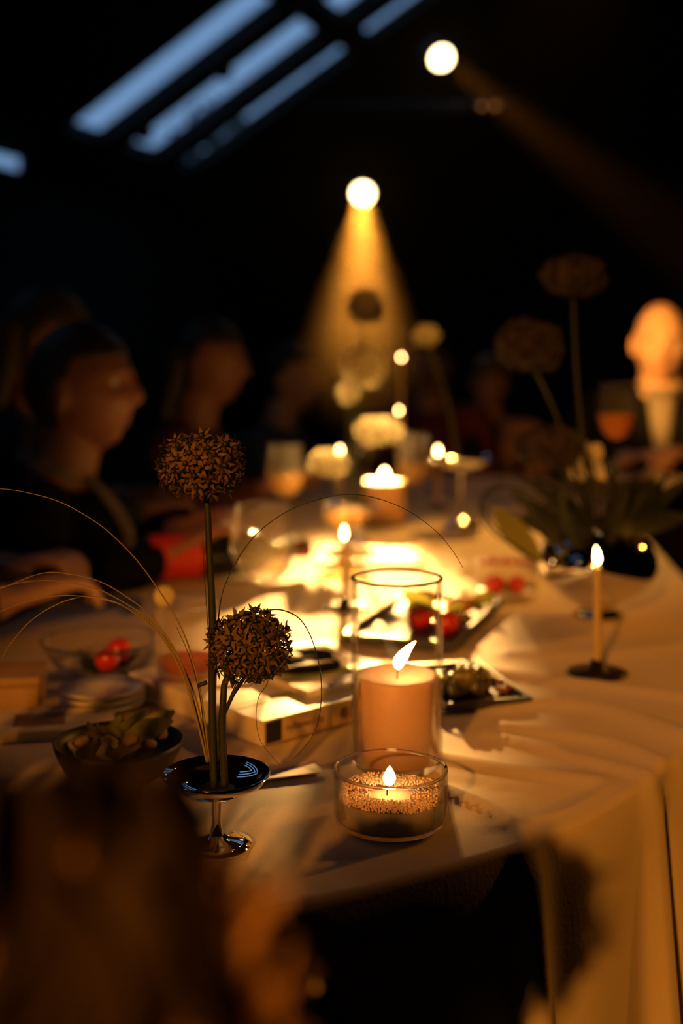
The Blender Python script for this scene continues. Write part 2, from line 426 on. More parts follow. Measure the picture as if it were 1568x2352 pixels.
# tealight in low glass
TL = Vector(((897 - CX) / F_PX * .95, .95, TZ))
e = thing('tealight_candle', 'low round glass of candle sand with a small lit flame at the table edge', 'candle', TL)
RG, HG = .0458, .0433
bm = BM(); lathe(bm, [(0, .001), (RG - .004, .001), (RG - .0012, .0035), (RG, .008), (RG, HG)], 72); gb = obj('glass_bowl', bm, M_GLASS, e)
bm = BM(); lathe(bm, [(RG - .0022, HG), (RG - .0022, .0065), (RG - .004, .004), (0, .004)], 72); obj('inner_glass', bm, M_GLASS, e)
bm = BM(); tube(bm, [Vector(((RG - .0011) * math.cos(a), (RG - .0011) * math.sin(a), HG)) for a in [2 * math.pi * k / 72 for k in range(73)]], .0013, 8); obj('rim', bm, glass('rim_glass'), gb)
bm = BM(); ZS = .0235
lathe(bm, [(0, .0045), (RG - .0035, .0045), (RG - .0030, .008), (RG - .0030, ZS - .002), (RG - .008, ZS - .0025), (.024, ZS - .001), (.018, ZS - .0025), (0, ZS - .003)], 64); obj('sand_body', bm, mat('packed_sand', (0.30, 0.25, 0.22), .7, noise=.2, nscale=600, bump=.3), e)
bm = BM(); rnd = random.Random(3)
for k in range(2600):
    r = math.sqrt(rnd.uniform(.16, 1)) * (RG - .0042); a = rnd.uniform(0, 2 * math.pi); s = rnd.uniform(.0007, .0012)
    z = ZS + .0012 * math.sin(a * 3 + 1) + rnd.uniform(-.0015, .0009) - .003 * max(0, (.021 - r) / .021) + (.0018 if math.sin(a) > .2 else 0)
    bmesh.ops.create_icosphere(bm, subdivisions=1, radius=s, matrix=Matrix.Translation((r * math.cos(a), r * math.sin(a), z)))
o = obj('sand_grains', bm, M_SAND, e); o['kind'] = 'stuff'
bm = BM(); lathe(bm, [(.021, ZS - .0028), (.019, ZS - .0012), (.012, ZS - .0018), (0, ZS - .002)], 32); obj('molten_wax', bm, M_WAX, e)
bm = BM(); tube(bm, [(-.003, 0, ZS - .003), (-.0028, 0, ZS + .003), (-.0015, 0, ZS + .0065)], .0007, 6); obj('wick', bm, M_WICK, e)
bm = BM(); flame_mesh(bm, (-.0012, 0, ZS + .0055), .0165, .0052, (.0005, 0)); obj('flame', bm, M_FLAME, e)

def jar_candle(name, label, loc, rg, hg, rw, hw, flame, lean, wickx=0.0):
    e = thing(name, label, 'candle', loc)
    bm = BM(); lathe(bm, [(0, .0), (rg - .003, .0), (rg, .004), (rg, hg)], 72); gb = obj('glass_cylinder', bm, M_GLASS, e)
    bm = BM(); lathe(bm, [(rg - .0025, hg), (rg - .0025, .007), (rg - .005, .005), (0, .005)], 72); obj('inner_glass', bm, M_GLASS, e)
    bm = BM(); tube(bm, [Vector(((rg - .00125) * math.cos(a), (rg - .00125) * math.sin(a), hg)) for a in [2 * math.pi * k / 72 for k in range(73)]], .00145, 8); obj('rim', bm, glass('rim_glass'), gb)
    bm = BM(); lathe(bm, [(0, .006), (rw, .006), (rw, hw - .002), (rw - .0015, hw), (rw - .006, hw - .001), (rw * .62, hw - .0035), (rw * .4, hw - .005), (0, hw - .005)], 64); wp = obj('wax_pillar', bm, M_WAX, e)
    bm = BM(); tube(bm, [(wickx, 0, hw - .005), (wickx + .0005, 0, hw + .004), (wickx + .002, 0, hw + .007)], .0008, 6); obj('wick', bm, M_WICK, wp)
    bm = BM(); flame_mesh(bm, (wickx + .001, 0, hw + .004), flame[0], flame[1], lean); obj('flame', bm, M_FLAME, e)
    return e
jar_candle('pillar_candle', 'pillar candle burning in a tall clear glass cylinder behind the tealight', ((911.5 - CX) / F_PX * 1.09, 1.09, TZ), .0423, .171, .0392, .0823, (.026, .0058), (.016, 0))
jar_candle('pillar_candle', 'blurred pale pillar candle in glass far down the table under the flowers', (.0974, 2.7, TZ), .054, .2, .05, .098, (.024, .009), (0, 0))

def taper(label, loc, h, base_r=.036, rad=.0048, fl=(.022, .0042), lean=(0, 0), group='thin taper candles on disc holders'):
    e = thing('taper_candle', label, 'candle', loc, group=group)
    bm = BM(); lathe(bm, [(0, 0), (base_r, 0), (base_r, .002), (base_r - .004, .0035), (.01, .0045), (.008, .016), (rad, .016), (0, .016)], 40); obj('holder', bm, M_DARKMETAL, e)
    bm = BM(); lathe(bm, [(rad, .012), (rad * 1.02, h * .5), (rad * .9, h - .003), (rad * .45, h), (0, h)], 16); obj('candle_stick', bm, M_WAXTAPER, e)
    bm = BM(); tube(bm, [(0, 0, h), (0, 0, h + .005)], .0006, 5); obj('wick', bm, M_WICK, e)
    bm = BM(); flame_mesh(bm, (0, 0, h + .002), fl[0], fl[1], lean); obj('flame', bm, M_FLAME, e)
taper('thin gold taper candle on a dark disc at the right of the table', T(1372, 1546), .127, lean=(-.002, 0))
taper('thin lit taper candle behind the rim of the tall glass cylinder', Vector((.004, 1.78, TZ)), .100)
taper('lit taper candle left of the far pale pillar candle', Vector((-.004, 2.95, TZ)), .135)
taper('added lit taper candle standing in for a highlight on the far silver compote', Vector((.243, 2.98, TZ)), .132)  # added flame in place of a bright highlight on the silver vessel

taper('added tall far taper standing in for a glass glint right of the cream allium ball', Vector((.172, 3.4, TZ)), .375, fl=(.013, .0032))  # added flame in place of a reflection on glassware
taper('added medium far taper standing in for a glass glint behind the flattened cream allium', Vector((.158, 3.25, TZ)), .228, fl=(.013, .003))  # another added flame in place of a glassware reflection

# ------------------------------------------------------------------ silver vessels
def coupe(name, label, loc, r, h, rf, parent_flower=None, group=None):
    e = thing(name, label, 'vase', loc, group=group)
    d = r * .42
    bowl = [(.004, h - d - .004), (r * .3, h - d), (r * .62, h - d * .78), (r * .86, h - d * .42), (r, h), (r - .0012, h + .0006), (r * .84, h - d * .38), (r * .6, h - d * .7), (r * .28, h - d + .0025), (0, h - d + .002)]
    bm = BM(); lathe(bm, bowl, 64); obj('bowl', bm, M_CHROME, e)
    bm = BM(); lathe(bm, [(.0045, h - d - .002), (.0038, h - d - .008), (.0034, h * .35), (.005, h * .2), (.0056, h * .16)], 24); obj('stem', bm, M_CHROME, e)
    bm = BM(); lathe(bm, [(.0056, h * .17), (rf * .35, h * .13), (rf * .75, h * .085), (rf, .003), (rf, 0), (0, 0)], 56); obj('foot', bm, M_CHROME, e)
    bm = BM(); lathe(bm, [(0, h - d * .99), (r * .34, h - d * .93), (r * .36, h - d * .7), (r * .3, h - d * .62), (0, h - d * .62)], 24); obj('flower_holder', bm, M_BLACK, e)
    return e
VS = Vector(((497 - CX) / F_PX * .902, .902, TZ))
coupe('footed_vase', 'small footed silver dish holding dried alliums in front of the books', VS, .0415, .0565, .027)
coupe('footed_vase', 'blurred silver compote in the middle distance beside the far candle', Vector((.265, 2.62, TZ)), .07, .16, .045)
coupe('footed_vase', 'silver dish of white alliums near the far pillar candle', Vector((.022, 2.46, TZ)), .055, .075, .034)
CV = Vector((.372, 1.72, TZ))
e = thing('globe_vase', 'squat polished silver globe vase behind the gold taper candle', 'vase', CV)
bm = BM(); lathe(bm, [(0, 0), (.036, 0), (.036, .004), (.026, .012), (.03, .02), (.06, .036), (.078, .053), (.0855, .072), (.084, .09), (.074, .111), (.052, .126), (.034, .131), (.033, .128), (.05, .121), (.068, .106), (0, .05)], 72); obj('bowl', bm, M_CHROME, e)
bm = BM(); tube(bm, [Vector((.034 * math.cos(a), .034 * math.sin(a), .1305)) for a in [2 * math.pi * k / 40 for k in range(41)]], .0018, 8); obj('rim', bm, M_CHROME, e)

# ------------------------------------------------------------------ alliums
def floret_mesh(size, mp, mo, name):
    bm = BM()
    for k in range(6):
        a = k * math.pi / 3; d = Vector((math.cos(a), math.sin(a), 0)); s = Vector((-d.y, d.x, 0)); L = size
        v = [bm.verts.new(q) for q in (d * L * .08, d * L * .5 + s * L * .17 + Vector((0, 0, L * .16)), d * L + Vector((0, 0, L * .3)), d * L * .5 - s * L * .17 + Vector((0, 0, L * .16)))]
        bm.faces.new((v[0], v[1], v[3])); bm.faces.new((v[1], v[2], v[3]))
    ball(bm, (0, 0, size * .22), size * .26, 1, mi=1)
    tube(bm, [(0, 0, 0), (0, 0, -size * .8)], size * .05, 3)
    me = bpy.data.meshes.new(name); bm.to_mesh(me); bm.free(); me.materials.append(mp); me.materials.append(mo); return me
def fib(n, rng, zmin=-1.0):
    for i in range(n):
        z = 1 - (1 - zmin) * (i + .5) / n; a = i * 2.399963 + rng.uniform(-.15, .15); r = math.sqrt(max(0, 1 - z * z))
        yield Vector((r * math.cos(a), r * math.sin(a), z))
FL_D = floret_mesh(.0105, M_PETALD, M_OVARY, 'floret')
M_PETALX = mat('shaded_dried_petal', (.045, .024, .010), .7, trans=.06)  # darker copy of the dried petal, shade put into its colour
def allium(label, stem_pts, head, rad, n, single=True, fresh=False, zmin=-.55, stem_r=.0028, group='allium flowers', seed=1, fsize=.011, side_stem=None, dens=1.0):
    rng = random.Random(seed); base = Vector(stem_pts[0])
    e = thing('allium_flower', label, 'flower', base, group=group)
    rad = Vector(rad); hl = Vector(head) - base
    pts = crom([Vector(p) - base for p in stem_pts], 8)
    bm = BM(); tube(bm, pts, lambda t: stem_r * (1.1 - .3 * t), 8)
    for sp in (side_stem or []): tube(bm, [Vector(p) - base for p in sp], stem_r * .62, 6)
    obj('stem', bm, M_STEM if single or fresh else M_LEAF, e)
    core = pts[-1]; pos = []
    for d in fib(n, rng, zmin):
        f = rng.uniform(.80, 1.04); pos.append((hl + Vector((d.x * rad.x, d.y * rad.y, d.z * rad.z)) * f, d))
    bm = BM()
    for p, d in pos: tube(bm, [core, p], .00045 if not fresh else .0008, 3)
    obj('pedicels', bm, M_STEM, e)
    if single:
        for p, d in pos:
            o = link('floret', FL_D, e, p); q = (d + Vector((rng.uniform(-.35, .35), rng.uniform(-.35, .35), rng.uniform(-.35, .35)))).normalized()
            o.rotation_euler = q.to_track_quat('Z', 'Y').to_euler(); s = rng.uniform(.85, 1.2) * fsize / .0105; o.scale = (s, s, s)
    else:
        src = floret_mesh(fsize, M_PETALW if fresh else M_PETALD, M_OVARYG if fresh else M_OVARY, 'florets'); bm = BM()
        for p, d in pos:
            k = len(bm.verts); bm.from_mesh(src); bm.verts.ensure_lookup_table()
            q = (d + Vector((rng.uniform(-.3, .3), rng.uniform(-.3, .3), rng.uniform(-.3, .3)))).normalized().to_track_quat('Z', 'Y').to_matrix().to_4x4()
            M = Matrix.Translation(p) @ q @ Matrix.Scale(rng.uniform(.85, 1.2), 4)
            for v in list(bm.verts)[k:]: v.co = M @ v.co
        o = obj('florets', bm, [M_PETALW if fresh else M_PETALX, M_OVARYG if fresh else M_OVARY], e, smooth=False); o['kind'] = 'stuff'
    return e
vd = VS.y; vb = Vector((VS.x, vd, TZ + .046))
allium('tall dried allium with a wide starry head rising from the silver dish', [vb + Vector((-.002, 0, 0)), P(487, 1600, vd), P(487, 1400, vd), P(480, 1250, vd), P(476, 1165, vd), P(470, 1110, vd)], P(462, 1072, vd), (.034, .032, .0245), 110, seed=2, zmin=-.8, fsize=.0088)
allium('short dark dried allium with a dense round head on a forked stem', [vb + Vector((.006, .002, 0)), P(511, 1680, vd), P(513, 1600, vd), P(520, 1560, vd + .004), P(555, 1505, vd + .006)], P(570, 1484, vd + .006), (.031, .03, .0255), 150, seed=4, zmin=-.95, fsize=.0088,
       side_stem=[[P(512, 1645, vd), P(535, 1595, vd), P(562, 1555, vd + .004), P(575, 1510, vd + .006)], [P(455, 1575, vd), P(475, 1567, vd)]])
fb = Vector((.022, 2.46, TZ + .06))
def far(label, px, py, d, rad, base, seed, fresh=True, n=70, fs=.014):
    h = P(px, py, d); b = Vector(base); mid = b.lerp(h, .55) + Vector((random.Random(seed).uniform(-.012, .012), 0, 0))
    allium(label, [b, mid, h - Vector((0, 0, rad[2] * .5))], h, rad, n, single=False, fresh=fresh, seed=seed, zmin=-.85, stem_r=.003, fsize=fs)
far('glowing cream allium ball below the spotlight beam', 836, 842, 2.45, (.042, .042, .042), fb, 11, n=95)
far('low flattened cream allium above the far pillar candle', 868, 990, 2.47, (.044, .04, .024), fb + Vector((.006, .004, 0)), 12)
far('small cream allium left of the far taper candle', 755, 1064, 2.43, (.036, .034, .024), fb - Vector((.006, 0, 0)), 13)
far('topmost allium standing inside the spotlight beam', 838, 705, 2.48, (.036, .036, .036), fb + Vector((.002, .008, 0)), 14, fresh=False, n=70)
far('slim yellow allium bud right of the spotlight beam', 978, 772, 2.64, (.026, .024, .022), (.262, 2.62, TZ + .13), 15, n=40, fs=.012)
far('small pair-like cream allium on the left of the flower group', 800, 905, 2.44, (.02, .02, .016), fb, 16, n=30, fs=.012)
cb = CV + Vector((0, 0, .10))
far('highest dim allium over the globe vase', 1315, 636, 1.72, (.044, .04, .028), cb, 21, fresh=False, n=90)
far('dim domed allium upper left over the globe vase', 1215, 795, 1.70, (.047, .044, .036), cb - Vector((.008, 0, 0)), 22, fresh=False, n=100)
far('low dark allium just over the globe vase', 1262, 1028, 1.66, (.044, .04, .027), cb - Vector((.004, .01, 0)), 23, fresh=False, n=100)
# white lily like bloom
h = P(1342, 1035, 1.80); e = thing('white_bloom', 'drooping creamy white bloom among the leaves of the globe vase', 'flower', CV + Vector((.004, .01, .10)))
b0 = e.location.copy(); bm = BM(); tube(bm, crom([Vector((0, 0, 0)), (h - b0) * .6 + Vector((.01, 0, 0)), h - b0], 6), .003, 6); obj('stem', bm, M_STEM, e)
for k in range(9):
    a = k * 2 * math.pi / 9; bm = BM()
    leaf(bm, (0, 0, 0), (.032 * math.cos(a), .028 * math.sin(a), -.045 + .02 * (k % 3)), .03, bend=.35); obj('petal', bm, M_PETALW, e, h - b0)

# ------------------------------------------------------------------ grasses in the silver dish
gt = thing('grass_tuft', 'arching straw-coloured grass blades fanning out of the silver dish', 'grass', vb)
GR = [([(0, 1353), (92, 1318), (156, 1318), (230, 1336), (294, 1373), (340, 1410), (395, 1480), (430, 1560), (455, 1650), (474, 1745)], .0011, -.02),
      ([(0, 1350), (55, 1337), (124, 1334), (197, 1346), (257, 1368), (350, 1430), (402, 1510), (438, 1600), (462, 1690), (476, 1750)], .0011, -.03),
      ([(0, 1405), (60, 1382), (124, 1369), (184, 1369), (257, 1382), (298, 1401), (360, 1450), (410, 1530), (445, 1630), (474, 1750)], .0010, -.01),
      ([(-30, 1590), (0, 1522), (28, 1474), (73, 1424), (133, 1387), (193, 1371), (257, 1380), (321, 1412), (367, 1451), (404, 1502), (436, 1566), (459, 1640), (478, 1750)], .0012, .0),
      ([(-60, 1126), (0, 1123), (55, 1130), (138, 1153), (220, 1199), (275, 1245), (321, 1295), (367, 1359), (399, 1410), (422, 1456), (441, 1511), (462, 1600), (482, 1750)], .0010, .03),
      ([(1063, 1304), (1035, 1259), (994, 1214), (929, 1169), (855, 1142), (790, 1136), (725, 1149), (655, 1177), (582, 1234), (529, 1316), (504, 1397), (496, 1560), (494, 1750)], .0009, .05),
      ([(672, 1744), (692, 1724), (717, 1691), (733, 1646), (738, 1593), (735, 1540), (725, 1495), (708, 1450), (684, 1418), (651, 1402), (619, 1401), (594, 1412), (540, 1470), (508, 1600), (500, 1750)], .0009, .02),
      ([(645, 1760), (610, 1720), (594, 1691), (588, 1646), (594, 1601), (615, 1565), (600, 1530), (550, 1560), (515, 1640), (502, 1750)], .0006, .015),
      ([(405, 1440), (432, 1500), (450, 1560), (462, 1620), (476, 1750)], .0007, .01),
      ([(465, 1215), (468, 1300), (476, 1420), (486, 1560), (490, 1750)], .0007, -.01)]
for pts, r, dd in GR:
    n_ = len(pts); w = [P(x, y, vd + dd * (1 - i / (n_ - 1))) - vb for i, (x, y) in enumerate(pts)]
    bm = BM(); tube(bm, crom(w, 6), (lambda r: lambda t: r * (.45 + .75 * t))(r), 6, flat=.5); obj('blade', bm, M_GRASS if r > .00095 else M_STEM, gt)

# leaves over the globe vase
e = thing('leaf_spray', 'dark spray of long leaves spreading from the globe vase', 'foliage', cb); rng = random.Random(31)
for k in range(46):
    px, py = rng.uniform(1170, 1600), rng.uniform(1075, 1215); tip = P(px, py, 1.72 + rng.uniform(-.08, .1)) - cb
    bm = BM(); leaf(bm, (rng.uniform(-.02, .02), rng.uniform(-.02, .02), -.005), tip, rng.uniform(.018, .034), bend=rng.uniform(-.25, .25)); obj('leaf', bm, M_LEAF, e)
for pts, r in (([(1230, 1285), (1165, 1240), (1118, 1190), (1108, 1150), (1130, 1120), (1185, 1125), (1240, 1170), (1320, 1230)], .0035), ([(1200, 1262), (1140, 1230), (1103, 1180), (1120, 1135), (1180, 1120), (1260, 1160), (1340, 1230)], .003)):
    bm = BM(); tube(bm, crom([P(x, y, 1.66) - cb for x, y in pts], 6), r, 6, flat=.5); obj('curled_leaf', bm, M_LEAF, e)
bm = BM(); leaf(bm, P(1240, 1290, 1.68) - cb, P(1135, 1165, 1.66) - cb, .036, side=(1, 0, .8), bend=.1); obj('leaf', bm, M_LEAFY, e)
for k in range(14):
    a = rng.uniform(-.9, .9); bm = BM(); pts = [Vector((0, 0, 0)), Vector((a * .05, 0, .09)), Vector((a * .13, rng.uniform(-.05, .05), rng.uniform(.06, .14)))]
    tube(bm, crom(pts, 6), .0012, 5); obj('twig', bm, M_STEM, e)

# ------------------------------------------------------------------ books, paper, scissors
COVER = []
def book(name, label, c0, e1, L, W, z0, th, cover, pages, cat='book', **kw):
    """c0 corner, e1 spine direction, L spine length, W width to the back"""
    a = math.atan2(e1[1], e1[0]); e = thing(name, label, cat, (c0[0], c0[1], z0), (0, 0, a))
    bm = BM(); ct = min(.002, th * .2)
    box(bm, (L / 2, W / 2, th - ct / 2), (L, W, ct)); box(bm, (L / 2, W / 2, ct / 2), (L, W, ct)); box(bm, (L / 2, ct / 2, th / 2), (L, ct, th - 2 * ct))
    COVER.append(obj('cover', bm, cover, e, smooth=False))
    bm = BM(); box(bm, (L / 2, W / 2 + ct / 2, th / 2), (L - .006, W - .004, th - 2 * ct)); obj('page_block', bm, pages, e, smooth=False)
    return e
M_PAGES = mat('page_edges', (0.8, 0.68, 0.5), .85)
M_SPINE = mat('tan_cover', (0.62, 0.45, 0.24), .5)
M_GREENB = mat('green_print', (0.36, 0.42, 0.06), .5)
BA0 = Vector((-.075, 1.135)); E1 = Vector((.74, .672)).normalized(); E2 = Vector((-E1.y, E1.x))
bk = book('hardback_book', 'thick pale book with a black square and lettering on its spine behind the silver dish', BA0, E1, .2, .24, TZ + .001, .024, mat('white_cover', (.82, .77, .68), .45), M_PAGES)
bm = BM(); box(bm, (.0, 0, 0), (.198, .0006, .0225)); sp_ = obj('spine_panel', bm, M_SPINE, COVER[-1], (.1, -.0004, .012), smooth=False)
bm = BM(); box(bm, (0, 0, 0), (.019, .0008, .0205)); o = obj('spine_square', bm, M_BLACK, COVER[-1], (.012, -.001, .012), smooth=False); o['label'] = 'black square on the spine'
def lettering(txt, size, parent, loc, rot, m):
    c = bpy.data.curves.new('lettering', 'FONT'); c.body = txt; c.size = size; c.extrude = .0001; c.align_y = 'CENTER'
    t = bpy.data.objects.new('lettering', c); COL.objects.link(t); dg = bpy.context.evaluated_depsgraph_get()
    me = bpy.data.meshes.new_from_object(t.evaluated_get(dg)); bpy.data.objects.remove(t); me.materials.clear(); me.materials.append(m)
    return link('lettering', me, parent, loc, rot)
lettering('vybavení na', .0105, COVER[-1], (.028, -.0010, .012), (R(90), 0, 0), mat('spine_ink', (.12, .06, .02), .6))
bm = BM(); lathe(bm, [(0, 0), (.0055, 0), (.0055, .0005), (0, .0005)], 20); obj('spine_emblem', bm, M_BROWNC, COVER[-1], (.105, -.0008, .012), (R(90), 0, 0))
bm = BM(); box(bm, (.1, .055, .0243), (.198, .018, .0005)); obj('cover_band', bm, M_GREENB, COVER[-1], smooth=False)
q = BA0 + E1 * .082 + E2 * .03
bk2 = book('magazine', 'thin white magazine with green print lying on the pale book', q, (math.cos(R(36)), math.sin(R(36))), .13, .15, TZ + .0258, .006, M_PAPER, M_PAGES)
bm = BM(); box(bm, (.065, .05, .0063), (.128, .02, .0005)); obj('cover_band', bm, M_GREENB, COVER[-1], smooth=False)
bm = BM()
for k in range(8): box(bm, (.02 + k * .012, .004, .0063), (.005, .006, .0005))
obj('cover_checks', bm, M_BLACK, COVER[-1], smooth=False)
# cut-out paper frame
e = thing('paper_cutout', 'white sheet with cut-out openings lying curled on the magazine', 'paper', (BA0.x + E1.x * .15 + E2.x * .12, BA0.y + E1.y * .15 + E2.y * .12, TZ + .0335), (0, 0, R(30)))
bm = BM()
for x0, x1, y0, y1 in ((-.05, .05, .028, .036), (-.05, .05, -.036, -.026), (-.05, -.042, -.026, .028), (.040, .05, -.026, .028), (-.006, .004, -.026, .028), (.004, .04, 0, .008)):
    v = [bm.verts.new((x, y, .003 + .10 * x * x + .004 * abs(y) / .036)) for x, y in ((x0, y0), (x1, y0), (x1, y1), (x0, y1))]; bm.faces.new(v)
o = obj('sheet', bm, M_PAPER, e, smooth=False); o.modifiers.new('thick', 'SOLIDIFY').thickness = .0006
# scissors
sc = T(690, 1523, .034); e = thing('scissors', 'black-handled scissors lying behind the short dark allium', 'scissors', (sc.x, sc.y, TZ + .036), (0, 0, R(12)))
for sgn in (-1, 1):
    pts = [Vector((.036 * math.cos(a), sgn * .014 + .0155 * math.sin(a), 0)) for a in [2 * math.pi * k / 28 for k in range(29)]]
    bm = BM(); tube(bm, pts, .0055, 8); obj('handle', bm, mat('black_plastic', (.008, .008, .008), .8, spec=.1), e, (0, sgn * .006, 0))
bm = BM()
for sgn in (-1, 1):
    v = [bm.verts.new(x) for x in ((-.028, sgn * .010, .001), (-.028, sgn * .002, .001), (-.13, sgn * .004, .001), (-.05, sgn * .012, .001))]; bm.faces.new(v)
o = obj('blades', bm, M_CHROME, e, smooth=False); o.modifiers.new('thick', 'SOLIDIFY').thickness = .0015

def sheet(name, label, pts, z, th, m, cat='paper', zc=0.0):
    c = sum((Vector(p) for p in pts), Vector((0, 0))) / len(pts)
    bm = BM(); a = [bm.verts.new((p[0] - c.x, p[1] - c.y, th)) for p in pts]; b = [bm.verts.new((p[0] - c.x, p[1] - c.y, 0)) for p in pts]
    bm.faces.new(a); bm.faces.new(list(reversed(b)))
    for k in range(len(pts)): bm.faces.new((a[k], b[k], b[(k + 1) % len(pts)], a[(k + 1) % len(pts)]))
    bmesh.ops.recalc_face_normals(bm, faces=bm.faces)
    return tag(obj(name, bm, m, None, (c.x, c.y, z), smooth=False), label, cat)
def rect(c, a, L, W):
    d = Vector((math.cos(R(a)), math.sin(R(a)))); s = Vector((-d.y, d.x)); c = Vector(c)
    return [c - d * L / 2 - s * W / 2, c + d * L / 2 - s * W / 2, c + d * L / 2 + s * W / 2, c - d * L / 2 + s * W / 2]
ZT = TZ + .0005
sheet('menu_card', 'overexposed white card lying behind the thin middle taper candle', rect((.055, 2.24), -4, .19, .17), ZT, .006, M_PAPER)
sheet('paper_sheet', 'bright white sheet between the scissors and the wine glass foot', rect((-.052, 1.535), 6, .10, .05), ZT, .002, M_PAPER)
sheet('paper_sheet', 'small cream card lying right behind the rim of the silver dish', rect((-.055, 1.068), 20, .07, .035), ZT, .001, M_CREAM)
e = sheet('magazine', 'cream magazine with a brown square at the left edge', rect((-.292, 1.20), 12, .12, .09), ZT, .009, M_CREAM, 'magazine')
bm = BM(); box(bm, (-.012, -.008, .0093), (.05, .04, .0006), R(12)); obj('cover_square', bm, M_BROWNC, e, smooth=False)
sheet('paper_sheet', 'cream sheet catching light behind the salad bowl', rect((-.215, 1.145), -8, .075, .045), ZT, .004, M_CREAM)
e = thing('wooden_box', 'small low wooden box at the left edge beside the cream magazine', 'box', (-.372, 1.27, ZT), (0, 0, R(8)))
bm = BM(); box(bm, (0, 0, .014), (.1, .07, .028)); bevel(bm, .003); obj('body', bm, mat('oak', (.45, .28, .12), .6, noise=.25, nscale=30), e)
bm = BM(); box(bm, (0, 0, .0335), (.104, .074, .01)); bevel(bm, .003); obj('lid', bm, mat('oak'  , (.45, .28, .12)), e)

# ------------------------------------------------------------------ glassware
def wineglass(label, loc, h, rb, rr, wine=None, group='stemmed glasses', rf=.035, bowl=.6, gm=None):
    e = thing('wine_glass', label, 'glass', loc, group=group); zb = h * (1 - bowl)
    prof = [(.0035, zb), (rb * .45, zb + .004), (rb * .8, zb + .02), (rb, zb + .045), (rb * .99, zb + .06), (rr + (rb - rr) * .5, zb + (h - zb) * .7), (rr, h)]
    bm = BM(); lathe(bm, prof, 48); gb = obj('bowl', bm, gm or M_STEMWARE, e)
    bm = BM(); tube(bm, [Vector((rr * math.cos(a), rr * math.sin(a), h)) for a in [2 * math.pi * k / 48 for k in range(49)]], .0008, 6); obj('rim', bm, glass('rim_glass'), gb)
    bm = BM(); lathe(bm, [(.0042, zb + .002), (.0032, zb - .015), (.0032, .02), (.006, .006), (rf * .5, .0025), (rf, .001), (rf, 0), (0, 0)], 36); obj('stem', bm, glass('stem_glass', blend=.3, tint=(.9, .9, .9)), e)
    if wine:
        bm = BM(); hz = zb + .05; lathe(bm, [(0, zb + .003), (rb * .42, zb + .006), (rb * .77, zb + .021), (rb * .97, zb + .045), (rb * .975, hz), (0, hz)], 40); obj('drink', bm, wine, e)
    return e
M_WHITEW = glass('pale_wine', tint=(.95, .8, .5), blend=.06, body=.18, bodycol=(.9, .6, .25))
wineglass('large wine glass in front of the lying bottle', T(603, 1459), .176, .0445, .036, gm=M_GLOWGLASS)
# ribbed tumbler
tl = BA0 + E1 * .04 + E2 * .185
e = thing('ribbed_tumbler', 'ribbed glass tumbler with a little red drink and a lemon slice', 'glass', (tl.x, tl.y, TZ + .0255))
bm = BM(); lathe(bm, [(0, .0), (.03, .0), (.0325, .004), (.0345, .07), (.0350, .078)], 120, rib=.02, nrib=24); obj('glass_wall', bm, glass('ribbed_glass', blend=.22, body=.26, bodycol=(.95, .78, .5)), e)  # golden body paints the backlit ribs into the wall colour
bm = BM(); lathe(bm, [(.0325, .078), (.0305, .01), (.028, .007), (0, .007)], 60); obj('inner_glass', bm, M_GLASS, e)
bm = BM(); tube(bm, [Vector((.0338 * math.cos(a), .0338 * math.sin(a), .078)) for a in [2 * math.pi * k / 48 for k in range(49)]], .0015, 6); obj('rim', bm, glass('rim_glass'), e)
bm = BM(); lathe(bm, [(0, .0075), (.028, .0075), (.0302, .012), (.0306, .02), (0, .02)], 40); obj('drink', bm, glass('red_drink', tint=(.9, .08, .03), blend=.05, body=.55, bodycol=(.6, .03, .01)), e)
bm = BM(); lathe(bm, [(0, -.0015), (.0105, -.0015), (.0115, 0), (.0105, .0015), (0, .0015)], 28); obj('lemon_slice', bm, mat('lemon', (.85, .78, .45), .5, trans=.3), e, (-.026, .006, .086), (R(72), 0, R(20)))
# coupe glass
e = thing('coupe_glass', 'shallow stemmed coupe glass above the white card', 'glass', (.01, 2.30, ZT))
bm = BM(); lathe(bm, [(.004, .045), (.02, .049), (.038, .06), (.047, .075), (.049, .086)], 48); obj('bowl', bm, M_STEMWARE, e)
bm = BM(); tube(bm, [Vector((.049 * math.cos(a), .049 * math.sin(a), .086)) for a in [2 * math.pi * k / 48 for k in range(49)]], .001, 6); obj('rim', bm, glass('rim_glass'), e)
bm = BM(); lathe(bm, [(.0045, .046), (.003, .035), (.003, .015), (.006, .005), (.032, .001), (.032, 0), (0, 0)], 36); obj('stem', bm, glass('stem_glass'), e)
bm = BM(); lathe(bm, [(0, .047), (.02, .0505), (.037, .061), (.0455, .074), (0, .074)], 40); obj('drink', bm, M_WHITEW, e)
wineglass('far wine glass left of the white allium group', Vector((-.12, 2.55, ZT)), .19, .042, .034, M_WHITEW)
wineglass('far wine glass right of the pale pillar candle', Vector((.17, 2.78, ZT)), .2, .04, .033, M_WHITEW)
wineglass('empty wine glass at the far right by the guest in black', Vector((.58, 2.62, ZT)), .15, .036, .03)
